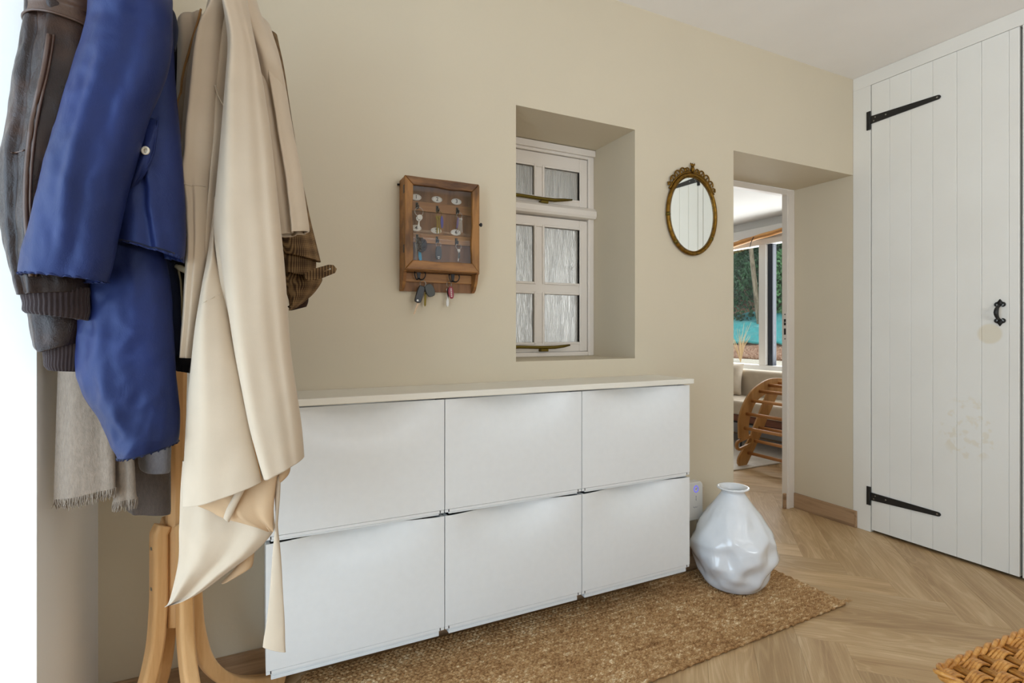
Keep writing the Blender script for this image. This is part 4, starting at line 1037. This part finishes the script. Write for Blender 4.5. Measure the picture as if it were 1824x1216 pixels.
ls = Loft([(398, -70, 424, -70, 1.16), (376, 22, 408, 8), (353, 75, 398, 75), (340, 140, 392, 140), (333, 210, 386, 210), (329, 275, 380, 278), (328, 315, 373, 318), (334, 370, 372, 375), (340, 440, 370, 445), (337, 510, 367, 515), (333, 575, 361, 580), (329, 636, 354, 638)], 1.115, .040, 48, 90,
          folds=[(.1, .1, .25, .010, .1, .6), (-.5, -.5, .25, -.006), (.35, .3, .12, -.008, .55, 1.2)], crease=(.004, 12, 5), seed=32)
ls.build('left_sleeve', M['beige'], bc)
gtube([ls.surf(.575+.012*sin(pi*(u+20)/40), u/20, .0004) for u in range(-19, 20)], .0013, 'elbow_seam', M['beige'], bc)
cp = Loft([(398, -70, 432, -70, 1.19), (398, 0, 430, 0), (392, 90, 424, 90), (388, 160, 414, 160), (382, 240, 404, 250), (377, 310, 394, 320), (372, 370, 388, 380), (367, 440, 384, 450), (361, 520, 376, 530), (355, 600, 368, 610)], 1.135, .024, 36, 80, folds=[(0, 0, .4, .006)], crease=(.003, 12, 4), seed=33)
cp.build('front_fold', M['beige'], bc)
mr = Loft([(404, -75, 436, -75, 1.16, .03), (404, 0, 438, 0), (410, 90, 462, 115), (404, 180, 473, 185), (397, 250, 481, 240), (389, 330, 490, 320), (384, 400, 498, 400), (390, 470, 505, 470), (400, 540, 510, 540), (414, 620, 516, 620), (428, 690, 526, 690), (442, 755, 535, 750), (456, 802, 539, 790), (469, 846, 541, 815)], 1.105, .045, 72, 110,
          folds=[(-.1, -.3, .35, .012), (.75, .7, .15, -.006), (-.75, -.8, .12, -.012, .5, 1.2)], crease=(.005, 8, 2), seed=34)
mr.build('right_front_panel', M['beige'], bc, .0045)
ml = Loft([(383, 350, 388, 362, 1.12, .010), (376, 405, 386, 440, 1.115, .012), (369, 460, 394, 490, 1.105, .020), (360, 520, 403, 530, 1.095, .026), (350, 590, 415, 600), (342, 660, 430, 670), (335, 730, 443, 735), (331, 800, 452, 785), (328, 860, 462, 828), (327, 899, 468, 856)], 1.082, .034, 64, 90,
          folds=[(.0, -.2, .4, .006)], crease=(.005, 8, 2.5), seed=35)
ml.build('left_front_panel', M['beige'], bc, .0045)
gtube([ml.surf(.02+.97*t/60, .995, .000) for t in range(61)], .0008, 'slit_edge', M['raw_edge'], bc)
gtube([ml.pix(361+38*t/20, 539-19*t/20, .0003) for t in range(21)], .0007, 'panel_seam', M['beige'], bc)
gtube([at(x, y, 1.098) for x, y in ((383, 152), (388, 168), (394, 180), (401, 192))], .0015, 'dart_seam', M['beige'], bc)
lw = Loft([(326, 820, 470, 812), (322, 870, 482, 862), (320, 920, 488, 922), (319, 955, 487, 946), (319, 990, 455, 982), (315, 1020, 410, 1016), (308, 1050, 366, 1049, 1.13, .010), (303, 1067, 336, 1066, 1.125, .004), (299, 1076, 302, 1076.5, 1.122, .0008)], 1.135, .019, 64, 70, folds=[(-.3, -.4, .25, .010), (.35, .2, .2, -.007), (.8, .7, .15, .006)], crease=(.006, 10, 6), seed=36)
lw.build('lower_corner', M['beige'], bc, 0)
li = Loft([(328, 893, 496, 838), (350, 900, 492, 860), (375, 910, 489, 885), (398, 922, 487, 912), (440, 934, 486, 934, 1.105, .008), (472, 944, 487, 947, 1.105, .0015)], 1.105, .014, 56, 40, folds=[(-.1, -.1, .12, .006), (.5, .4, .2, -.006)], crease=(.003, 10, 5), seed=37)
li.build('turned_lining', M['beige_in'], bc, 0)
st_ = Loft([(424, 866, 442, 862), (415, 885, 430, 884), (404, 905, 418, 908), (398, 922, 408, 930)], 1.082, .006, 20, 24, crease=(.001, 10, 5))
st_.build('lining_seam_tape', M['beige'], bc, .002)
bf = Loft([(470, 842, 517, 828), (474, 852, 517, 836), (478, 860, 514, 845), (486, 862, 506, 854), (490, 864, 497, 860)], 1.125, .014, 32, 24, crease=(.002, 20, 10))
bf.build('belt_fold', M['beige_in'], bc, .002)
rr_ = Loft([(440, 972, 454, 968), (430, 995, 453, 985), (418, 1012, 450, 1006), (405, 1026, 442, 1014), (395, 1036, 420, 1026)], 1.165, .012, 28, 30, crease=(.002, 20, 10))
rr_.build('lower_roll', M['beige_in'], bc, .002)
bt = Loft([(487, 850, 500, 846), (489, 880, 499, 880), (491, 915, 496, 918), (490, 940, 495, 938), (486, 980, 499, 975), (483, 1020, 502, 1015), (480, 1060, 504, 1055), (475, 1105, 507, 1105), (470, 1135, 508, 1145), (468, 1152, 509, 1161)], 1.115, .0045, 24, 70, crease=(.002, 14, 5), seed=38)
bt.build('tie_belt', M['beige'], bc, .0015)
sh = Loft([(428, -70, 448, -70, 1.20), (428, 0, 456, 0), (440, 55, 480, 62), (455, 105, 500, 115), (464, 145, 505, 142, 1.175, .024), (470, 180, 508, 176, 1.19, .016), (474, 215, 506, 212, 1.205, .008)], 1.165, .028, 40, 40, folds=[(0, .2, .3, .006)], crease=(.004, 14, 6), seed=39)
sh.build('shoulder', M['beige'], bc)
rs = Loft([(448, 40, 478, 40, 1.22), (455, 90, 494, 90), (464, 140, 505, 140), (472, 190, 514, 190), (479, 240, 523, 240), (486, 300, 535, 300), (493, 360, 544, 360), (499, 405, 550, 402), (501, 422, 550, 412)], 1.185, .034, 56, 80, folds=[(.1, .0, .14, -.016), (.45, .35, .14, .010), (-.5, -.6, .2, .008)], crease=(.005, 14, 6), seed=40)
rs.build('right_sleeve', M['beige'], bc, .004)

# ---- tweed coat
def tweed():
    k = NT('brown_check_tweed').set(.95, 0, .2)
    tc = k.n('ShaderNodeTexCoord'); sx = k.n('ShaderNodeSeparateXYZ'); k.l(tc.outputs['Object'], sx.inputs[0])
    ad = k.n('ShaderNodeMath', operation='ADD'); k.l(sx.outputs[0], ad.inputs[0]); k.l(sx.outputs[1], ad.inputs[1])
    def band(src, f):
        m = k.n('ShaderNodeMath', operation='MULTIPLY', i_1=f); k.l(src, m.inputs[0]); s = k.n('ShaderNodeMath', operation='SINE'); k.l(m.outputs[0], s.inputs[0]); return s.outputs[0]
    a, b_ = band(ad.outputs[0], 2*pi/.0034), band(sx.outputs[2], 2*pi/.0034); p = k.n('ShaderNodeMath', operation='ADD'); k.l(a, p.inputs[0]); k.l(b_, p.inputs[1])
    w = band(sx.outputs[2], 2*pi/.028); w2 = band(ad.outputs[0], 2*pi/.028); q = k.n('ShaderNodeMath', operation='ADD'); k.l(w, q.inputs[0]); k.l(w2, q.inputs[1])
    s = k.n('ShaderNodeMath', operation='MULTIPLY_ADD', i_1=.35); k.l(q.outputs[0], s.inputs[0]); k.l(p.outputs[0], s.inputs[2])
    r = k.n('ShaderNodeMapRange'); r.inputs['From Min'].default_value = -2; r.inputs['From Max'].default_value = 2; k.l(s.outputs[0], r.inputs['Value'])
    k.base(k.ramp(r.outputs[0], [(.30, srgb(62, 46, 32)), (.55, srgb(106, 82, 56)), (.8, srgb(158, 128, 90))])); k.bump(k.noise(k.coord(), 500, 2), .3, .002); return k.m
M['tweed'] = tweed()
tw = thing('tweed_coat', 'brown checked tweed coat with buttoned cuff strap peeping out behind beige coat', 'coat', (.1, 1.55, 1.2))
T1 = Loft([(472, 66, 492, 60, 1.40), (478, 130, 506, 130), (484, 220, 520, 220), (490, 300, 534, 300), (495, 380, 550, 380), (499, 430, 562, 430), (502, 452, 571, 466)], 1.36, .035, 44, 60, crease=(.004, 14, 8), seed=50)
T1.build('sleeve', M['tweed'], tw)
T2 = Loft([(490, 440, 560, 440), (497, 462, 563, 470), (500, 474, 560, 484), (503, 484, 554, 494)], 1.372, .026, 36, 20, crease=(.002, 14, 8), seed=51)
T2.build('cuff', M['tweed'], tw)
T3 = Loft([(484, 300, 520, 300), (490, 420, 548, 430), (496, 466, 558, 474), (503, 492, 573, 494), (508, 508, 571, 505), (512, 522, 560, 520), (516, 536, 549, 531), (519, 552, 526, 549)], 1.40, .03, 44, 60, crease=(.007, 16, 12), seed=52)
T3.build('body', M['tweed'], tw)
T4 = Loft([(512, 546, 550, 528), (516, 550, 549, 538), (519, 553, 546, 546)], 1.42, .010, 24, 10, crease=(.002, 16, 12)); T4.build('turned_hem', fabric('dark_brown_edge', srgb(58, 40, 30), .9), tw)
stp = [at(x, y, 1.335) for x, y in ((540, 488), (562, 478), (585, 471.5), (594, 472), (600, 479), (597, 486), (574, 495.5), (554, 500), (546, 499))]
o = child(polyflat(stp, -ray(570), .005).build('cuff_strap', M['tweed'], tw, bevel=.0012), tw)
bh = [at(577, 483.5, 1.329), at(589, 478.5, 1.329)]
gtube(bh, .0011, 'buttonhole', plain('tan_thread', srgb(170, 142, 104), .9), tw); gtube([at(586.5, 479.6, 1.328), at(589, 478.6, 1.328)], .0017, 'button_gap', M['enamel'], tw)

# ---- scarf and wool coat
def wooly(name, c):
    k = NT(name).set(.95, 0, .15); v = k.coord(); k.p.inputs['Sheen Weight'].default_value = .4
    n = k.noise(k.coord((1, 1, .45)), 160, 5, .7); k.base(k.ramp(n, [(.3, mul(c, .80)), (.7, mul(c, 1.15))])); k.bump(n, .5, .004); return k.m
M['scarf'] = wooly('greige_wool', srgb(136, 120, 104))
sc = thing('scarf', 'fringed greige wool scarf hanging below the leather jacket on the coat stand', 'scarf', (-.42, 1.4, .9))
S1 = Loft([(120, 200, 180, 200, 1.15), (112, 420, 178, 420), (106, 600, 180, 600), (103, 670, 190, 665), (101, 740, 200, 740), (99, 810, 204, 808), (97, 865, 205, 858), (96, 888, 206, 868)], 1.14, .012, 56, 60, folds=[(.0, -.2, .4, .006), (.7, .6, .2, -.005)], crease=(.004, 9, 4), seed=60)
S1.build('long_end', M['scarf'], sc)
S2 = Loft([(170, 500, 215, 500), (190, 680, 225, 690), (200, 790, 236, 792), (204, 840, 240, 835), (203, 880, 242, 874), (202, 892, 244, 886)], 1.165, .012, 36, 40, folds=[(.2, .3, .2, -.005)], crease=(.003, 9, 4), seed=61)
S2.build('short_end', M['scarf'], sc)
b = MB(); r = random.Random(5)
for L_, n in ((S1, 60), (S2, 26)):
    for k in range(n):
        u = -1+2*(k+.5)/n; 
        for sd in (0, 1):
            p = L_.surf(.99, max(-.999, min(.999, u+r.uniform(-.02, .02))), -.004*sd-.001)
            a = r.uniform(-.0035, .0035); l = r.uniform(.014, .026)
            b.tube([p, p+Vector((a*.6, r.uniform(-.002, .002), -l*.55)), p+Vector((a+r.uniform(-.003, .003), r.uniform(-.003, .003), -l))], [.0013, .0011, .0005], 4)
fg = child(b.build('fringe', M['scarf'], sc), sc); fg['kind'] = 'stuff'
M['woolcoat'] = wooly('grey_brown_wool', srgb(88, 76, 68))
wc = thing('wool_coat', 'grey-brown wool coat hanging low behind the scarf and blue sleeve', 'coat', (-.3, 1.55, .9))
W1 = Loft([(215, 250, 285, 250, 1.33), (205, 500, 298, 500), (206, 700, 302, 700), (212, 800, 303, 800), (220, 860, 303, 860), (226, 896, 303, 905), (230, 906, 302, 916)], 1.29, .03, 44, 60, folds=[(.0, -.2, .2, .01)], crease=(.004, 10, 4), seed=70)
W1.build('body', M['woolcoat'], wc)
W2 = Loft([(240, 640, 304, 640), (246, 720, 304, 720), (247, 790, 304, 790), (248, 820, 303, 822), (252, 834, 302, 838), (262, 839, 300, 842)], 1.225, .022, 36, 40, crease=(.003, 10, 5), seed=71)
W2.build('pocket_flap', wooly('grey_wool', srgb(116, 110, 110)), wc)

# ================================================================== WICKER BASKET
def wick():
    k = NT('golden_willow').set(.42, 0, .5); v = k.coord()
    k.base(k.ramp(k.noise(v, 70, 4, .6), [(.30, srgb(158, 98, 36)), (.55, srgb(206, 146, 70)), (.8, srgb(232, 182, 112))])); k.bump(k.noise(v, 300, 3), .15, .002); return k.m
M['wicker'] = wick()
BX, BY, BZ, BW, BD = 1.231, .583, .452, .52, .40
bk = thing('wicker_basket', 'golden wicker basket with woven lid at the bottom right corner', 'basket', (BX+BW/2, BY-BD/2, 0))
bk.rotation_euler = (0, 0, -.045)
child(MB().box(BX+.012, BX+BW-.012, BY-BD+.012, BY-.012, BZ-.017, BZ-.0125).build('lid_backing', plain('dark_willow', srgb(128, 80, 34), .8), bk), bk)
pit = .046
b = MB(); ns = 3; row = 0; y = BY-.012; xs0 = BX+.016
while y > BY-BD+.012:
    grp = row//4
    pts = []
    for t in range(int(BW/.005)+1):
        x = BX+.008+(BW-.016)*t/int(BW/.005)
        pts.append((x, y+.0012*sin(x*60+row), BZ-.006+.0074*cos(pi*(x-xs0)/pit+pi*grp)))
    b.tube(pts, .0036, 6); y -= .0062; row += 1
    if row % 4 == 0: y -= .0008
o = child(b.build('lid_weave', M['wicker'], bk, smooth=True), bk); o['kind'] = 'stuff'
b = MB(); x = xs0
while x < BX+BW-.005:
    for q in (-.0065, 0, .0065): b.tube([(x+q, BY-.006, BZ-.006), (x+q, BY-BD+.006, BZ-.006)], .0034, 6)
    x += pit
o = child(b.build('lid_stakes', M['wicker'], bk, smooth=True), bk); o['kind'] = 'stuff'
def loop(inset, r=.03):
    out = []; 
    for cx, cy, a in ((BX+BW-r-inset, BY-r-inset, 0), (BX+r+inset, BY-r-inset, pi/2), (BX+r+inset, BY-BD+r+inset, pi), (BX+BW-r-inset, BY-BD+r+inset, 1.5*pi)):
        out += [Vector((cx+r*cos(a+pi/2*k/6), cy+r*sin(a+pi/2*k/6), 0)) for k in range(7)]
    res = []; n = len(out)
    for i in range(n):
        a, c = out[i], out[(i+1) % n]; m = max(1, int((c-a).length/.008))
        res += [a+(c-a)*t/m for t in range(m)]
    return res
lp = loop(0, .022); cx_, cy_ = BX+BW/2, BY-BD/2
for ph in (0, 2*pi/3, 4*pi/3):
    b = MB(); pts = []
    s = 0
    for i, p in enumerate(lp):
        s += (p-lp[i-1]).length if i else 0; q = s*2*pi/.105+ph
        dv = Vector((p.x-cx_, p.y-cy_, 0)).normalized(); pts.append(p+dv*.0052*cos(q)+Vector((0, 0, BZ-.003+.0058*sin(q))))
    b.tube(pts, .0050, 7, closed=True); child(b.build('lid_border', M['wicker'], bk, smooth=True), bk)
b = MB(); z = .008; row = 0; lp2 = loop(.014, .02)
while z < BZ-.022:
    s = 0; pts = []
    for i, p in enumerate(lp2):
        s += (p-lp2[i-1]).length if i else 0
        dv = Vector((p.x-cx_, p.y-cy_, 0)).normalized(); pts.append(p+dv*.0050*sin(pi*s/.036+pi*(row//2))+Vector((0, 0, z)))
    b.tube(pts, .0036, 5, closed=True); z += .0082; row += 1
o = child(b.build('side_weave', M['wicker'], bk, smooth=True), bk); o['kind'] = 'stuff'
b = MB(); lp3 = loop(.014, .02)
for i in range(0, len(lp3), 4): b.tube([lp3[i]+Vector((0, 0, .002)), lp3[i]+Vector((0, 0, BZ-.012))], .0034, 5)
o = child(b.build('side_stakes', M['wicker'], bk), bk); o['kind'] = 'stuff'

# ================================================================== GARDEN ROOM
rr2 = thing('pale_rug', 'pale cream woven rug in the room beyond the doorway', 'rug', (4.0, 4.0, 0))
child(MB().box(2.6, 4.78, 3.095, 5.0, .0008, .012).build('pile', fabric('cream_rug', srgb(214, 206, 194), .95, 300, .4), rr2, bevel=.004), rr2)
# climbing arch
AY = 3.14
ca = thing('climbing_arch', 'wooden toddler climbing arch with rungs seen through the doorway', 'climbing frame', (3.95, 2.9, 0))
def A(x, y): p = onY(1300+x/6.08, 640+y/6.08, AY); return (p.x, p.z)
outer = [A(*p) for p in ((104, 860), (100, 690), (112, 610), (135, 530), (170, 450), (215, 375), (270, 312), (335, 262), (400, 225), (470, 205), (560, 203), (660, 215), (760, 250))]
inner = [A(*p) for p in ((760, 420), (640, 372), (560, 355), (480, 352), (410, 368), (345, 405), (290, 460), (252, 530), (226, 610), (212, 690), (206, 800), (240, 850))]
def dense(pts, m=6): return [tuple(catmull(pts, t/(m*(len(pts)-1)))) for t in range(m*(len(pts)-1)+1)]
legp = [A(*p) for p in ((112, 1100), (122, 1060), (240, 850), (335, 610), (430, 365), (470, 250), (570, 260), (540, 390), (430, 640), (345, 860), (215, 1130), (195, 1165), (160, 1178), (128, 1165), (112, 1135))]
def loopring():
    o_, i_ = [], []
    c0, c1 = A(112, 930), A(222, 878)
    d = Vector((c1[0]-c0[0], c1[1]-c0[1])); L = d.length; d /= L; n = Vector((-d.y, d.x))
    for R_, lst in ((.046, o_), (.022, i_)):
        for k in range(13): a = pi/2+pi*k/12; lst.append(Vector(c0)+(d*cos(a)+n*sin(a))*R_)
        for k in range(13): a = -pi/2+pi*k/12; lst.append(Vector(c1)+(d*cos(a)+n*sin(a))*R_)
    return o_, i_
for yy in (AY, AY-.545):
    child(MB().prism(dense(outer)+dense(inner), 'y', yy, yy+.018).build('arch_panel', M['ply'], ca, bevel=.003), ca)
    child(MB().prism(legp, 'y', yy+.0185, yy+.0365).build('leg_panel', M['ply'], ca, bevel=.003), ca)
    o_, i_ = loopring(); n = len(o_); b = MB()
    vs = [(p.x, yy-.001, p.y) for p in o_]+[(p.x, yy-.001, p.y) for p in i_]+[(p.x, yy+.0172, p.y) for p in o_]+[(p.x, yy+.0172, p.y) for p in i_]
    fs_ = []
    for k in range(n):
        k2 = (k+1) % n; fs_ += [(k, k2, n+k2, n+k), (2*n+k, 3*n+k, 3*n+k2, 2*n+k2), (k, 2*n+k, 2*n+k2, k2), (n+k, n+k2, 3*n+k2, 3*n+k)]
    b.add(vs, fs_); child(b.build('handle_loop', M['ply'], ca, bevel=.003), ca)
for i, p in enumerate(((530, 255), (425, 278), (325, 343), (242, 445), (185, 587), (163, 742), (340, 740), (278, 880), (222, 1015))):
    x, z = A(*p); yb = AY+(.03 if i > 5 else .016)
    child(MB().tube([(x, AY-.56, z), (x, AY-.4, z), (x, yb, z)], .0135, 12).build('rung', M['rung'], ca, smooth=True), ca)
# sofa
sf = thing('sofa', 'beige buttoned sofa on thin black legs under the garden window', 'sofa', (4.45, 3.6, 0))
lin = fabric('beige_linen', srgb(196, 182, 162), .9, 400, .2, .05, .2)
child(MB().box(4.20, 4.78, 2.7, 4.75, .27, .335).build('base', wood('reddish_wood', srgb(120, 70, 44), srgb(86, 46, 28), 1, 8, 10), sf, bevel=.006), sf)
child(MB().box(4.17, 4.62, 2.72, 3.72, .336, .47).build('seat_cushion', lin, sf, bevel=.03, seg=4), sf)
child(MB().box(4.17, 4.62, 3.725, 4.73, .336, .47).build('seat_cushion', lin, sf, bevel=.03, seg=4), sf)
bk2 = child(MB().box(4.625, 4.795, 2.7, 4.75, .336, .735).build('backrest', lin, sf, bevel=.035, seg=4), sf)
for y in (3.0, 3.5, 4.0, 4.45):
    MB().lathe([(.001, -.018), (.018, -.006), (.018, .006), (.001, .018)], (4.622, y, .60), 12).build('button', lin, bk2, smooth=True)
for x, y in ((4.23, 3.62), (4.23, 4.6), (4.7, 2.8), (4.7, 4.6)):
    child(MB().tube([(x+.02, y+.02, .268), (x-.04, y-.01, .0135)], [.011, .009], 10).build('leg', M['black_iron'], sf), sf)
child(MB().tube([(4.23, 2.75, .258), (4.23, 4.7, .258)], .010, 8).build('rail', M['black_iron'], sf), sf)
# cushion leaning on the sofa back
def pillow(c, w, h, t, nrm):
    b = MB(); n = 22; nv = Vector(nrm).normalized(); sx = Vector((-nv.y, nv.x, 0)).normalized(); sz = nv.cross(sx); sz = sz if sz.z > 0 else -sz
    for s_ in (1, -1):
        base = len(b.v)
        for j in range(n+1):
            for i in range(n+1):
                u, v = -1+2*i/n, -1+2*j/n; e = max(0, (1-u**4)*(1-v**4))**.55; k = 1-.06*(1-abs(u))*abs(v)**3-.06*(1-abs(v))*abs(u)**3
                p = Vector(c)+sx*(u*w/2*(1-.07*(1-v*v)*abs(u)**2))+sz*(v*h/2*(1-.07*(1-u*u)*abs(v)**2))+nv*(s_*t/2*e); b.v.append(tuple(p))
        for j in range(n):
            for i in range(n): q = base+j*(n+1)+i; b.f.append((q, q+1, q+n+2, q+n+1)); b.mi.append(0)
    return b
cu = thing('cushion', 'fluffy cream cushion leaning on the sofa back', 'cushion', (4.5, 4.10, .47))
pc = onX(1306, 690, 4.40)
child(pillow((4.50, 4.10, .635), .40, .34, .12, (-.85, -.35, .25)).build('cover', fabric('cream_boucle', srgb(206, 194, 176), .95, 250, .5), cu, smooth=True), cu)
# branch used as curtain pole
bp = thing('curtain_branch', 'bare wooden branch fixed as curtain pole above the garden window', 'curtain pole', (4.79, 4.0, 2.15))
p0, p1 = onX(1308, 436, 4.79), onX(1393, 409, 4.79); d = p1-p0
pts = [p0+d*t+Vector((0, 0, .004*sin(t*5)+.001*sin(t*13))) for t in [-.9+.1*i for i in range(32)]]
child(MB().tube(pts, [.027+.0015*sin(i*1.3) for i in range(32)], 12).build('branch', wood('bare_branch', srgb(214, 158, 92), srgb(168, 112, 58), 1, 10, 8, .5, .2), bp, smooth=True), bp)
q0 = onX(1339, 428, 4.752); child(MB().tube([q0+Vector((.06, 0, .045)), q0+Vector((-.0, -.02, .030)), q0+Vector((-.003, .005, -.02)), q0+Vector((.02, .04, -.07))], .004, 6).build('twine', M['black_iron'], bp, smooth=True), bp)

# ================================================================== GARDEN
gr = NT('pale_gravel').set(.95, 0, .2); gr.base(gr.ramp(gr.noise(gr.coord(), 26, 5, .8), [(.35, srgb(176, 160, 136)), (.5, srgb(226, 218, 200)), (.7, srgb(240, 236, 224))]))
g_ = MB().box(FX+.21, 8.7, 1.0, 10.0, .45, .60).build('gravel_terrace', gr.m); structure(g_)
lf = NT('leaf_litter').set(.95, 0, .2); lf.base(lf.ramp(lf.noise(lf.coord(), 30, 5, .8), [(.35, srgb(70, 48, 36)), (.5, srgb(150, 112, 88)), (.65, srgb(206, 184, 160))]))
def slope(x0, x1, z0, z1, m, name, amp, sc, seed):
    b = MB(); nx, ny = 40, 60
    for j in range(ny+1):
        for i in range(nx+1):
            x = x0+(x1-x0)*i/nx; y = 1+10*j/ny; b.v.append((x, y, z0+(z1-z0)*i/nx+amp*noise.noise(Vector((x*sc, y*sc, seed)))))
    for j in range(ny):
        for i in range(nx): q = j*(nx+1)+i; b.f.append((q, q+1, q+nx+2, q+nx+1)); b.mi.append(0)
    o = b.build(name, m, None, smooth=True); md = o.modifiers.new('s', 'SOLIDIFY'); md.thickness = .05; md.offset = -1; return o
structure(slope(8.6, 12.5, .60, 2.3, lf.m, 'leaf_litter_bank', .06, 4, 1))
tq = fabric('turquoise_sheet', srgb(58, 150, 150), .6, 60, .1, .22)
tag(slope(9.06, 10.5, .88, 1.53, tq, 'garden_sheet', .09, 3.2, 9), 'turquoise ground sheet spread over the garden bank', 'ground sheet')
def leafmat(name, a, c):
    k = NT(name).set(.5, 0, .4); v = k.coord(); k.base(k.ramp(k.noise(v, 3, 3), [(.35, a), (.65, c)])); k.p.inputs['Subsurface Weight'].default_value = 0; return k.m
lm = [leafmat('leaf_dark', srgb(30, 66, 40), srgb(58, 104, 62)), leafmat('leaf_mid', srgb(52, 96, 56), srgb(96, 146, 92)), leafmat('leaf_light', srgb(96, 136, 52), srgb(160, 190, 84))]
def foliage(c, rad, n, seed, size=.09):
    b = MB(); r = random.Random(seed)
    for i in range(n):
        v = Vector((r.gauss(0, 1), r.gauss(0, 1), r.gauss(0, 1))).normalized()*r.uniform(.55, 1)**.5
        p = Vector((c[0]+v.x*rad[0], c[1]+v.y*rad[1], c[2]+v.z*rad[2])); s = size*r.uniform(.6, 1.3)
        a = Vector((r.gauss(0, 1), r.gauss(0, 1), r.gauss(0, .6))).normalized(); u = a.orthogonal().normalized(); w = a.cross(u)*.5
        m = p+a*s*.12
        b.add([p-u*s, p-u*s*.3+w*s, p+u*s, p-u*s*.3-w*s, m], [(0, 1, 4), (1, 2, 4), (2, 3, 4), (3, 0, 4)])
    return b
def shrub(label, c, rad, n, seed, m, size=.09, stem=True):
    t = thing('shrub', label, 'shrub', (c[0], c[1], c[2]-rad[2]))
    o = child(foliage(c, rad, n, seed, size).build('foliage', m, t), t); o['kind'] = 'stuff'
    if stem:
        for k in range(3):
            child(MB().tube([(c[0]+.1*k, c[1]+.15*(k-1), c[2]-rad[2]-.25), (c[0]+.12*k, c[1]+.3*(k-1), c[2]-.2), (c[0], c[1]+.5*(k-1), c[2]+rad[2]*.5)], [.04, .03, .01], 6).build('stem', M['bark'], t), t)
M['bark'] = wood('grey_bark', srgb(150, 138, 116), srgb(96, 84, 66), 2, 12, 6, .9, .5)
shrub('dark green shrub low on the bank, left through the garden window', (10.8, 8.9, 2.0), (1.0, 1.2, 1.0), 7000, 1, lm[0], .05)
shrub('mid green shrub on the bank in front of the tree trunk', (11.0, 7.6, 2.1), (.9, 1.1, 1.1), 7000, 2, lm[1], .05)
shrub('bright yellow-green shrub right of the window mullion', (11.1, 6.5, 1.95), (.8, .8, .9), 5000, 3, lm[2], .05)
shrub('tall dark hedge bush at the back left of the garden', (12.3, 9.8, 3.6), (1.2, 2.0, 2.2), 9000, 4, lm[0], .075)
shrub('tall mid green bush at the back right of the garden', (12.3, 7.0, 3.6), (1.2, 2.0, 2.2), 9000, 5, lm[1], .075)
hg = MB().box(13.4, 13.9, 2.0, 15.0, .5, 6.5); b = foliage((13.4, 8.5, 3.4), (.5, 6.0, 3.2), 6000, 6, .16)
ht = thing('hedge', 'dark clipped hedge closing the garden behind all shrubs', 'hedge', (13.6, 8.5, .5))
child(hg.build('core', plain('hedge_core', srgb(16, 30, 18), .95), ht), ht)
o = child(b.build('foliage', lm[0], ht), ht); o['kind'] = 'stuff'
tr = thing('tree', 'slender tree with pale leaning trunk among the shrubs beyond the window', 'tree', (9.95, 8.02, .95))
child(MB().tube([(9.95, 8.02, .95), (9.95, 8.14, 1.75), (9.95, 8.30, 3.0), (9.95, 8.46, 4.3)], [.06, .055, .048, .035], 10).build('trunk', M['bark'], tr, smooth=True), tr)
o = child(foliage((10.3, 8.8, 4.7), (1.0, 1.6, 1.0), 5000, 9, .06).build('foliage', lm[1], tr), tr); o['kind'] = 'stuff'
pl = thing('dry_plant', 'dry straw coloured plant at the left foot of the garden window', 'plant', (7.6, 6.6, .6))
b = MB(); r = random.Random(12)
for k in range(26):
    a, e = r.uniform(0, 2*pi), r.uniform(.15, .6); L = r.uniform(.3, .75); p = Vector((7.6, 6.55, .6))
    b.tube([p, p+Vector((cos(a)*e*L*.4, sin(a)*e*L*.4, L*.6)), p+Vector((cos(a)*e*L, sin(a)*e*L, L*.95))], [.006, .004, .002], 4)
o = child(b.build('stems', plain('straw', srgb(206, 176, 130), .9), pl), pl); o['kind'] = 'stuff'
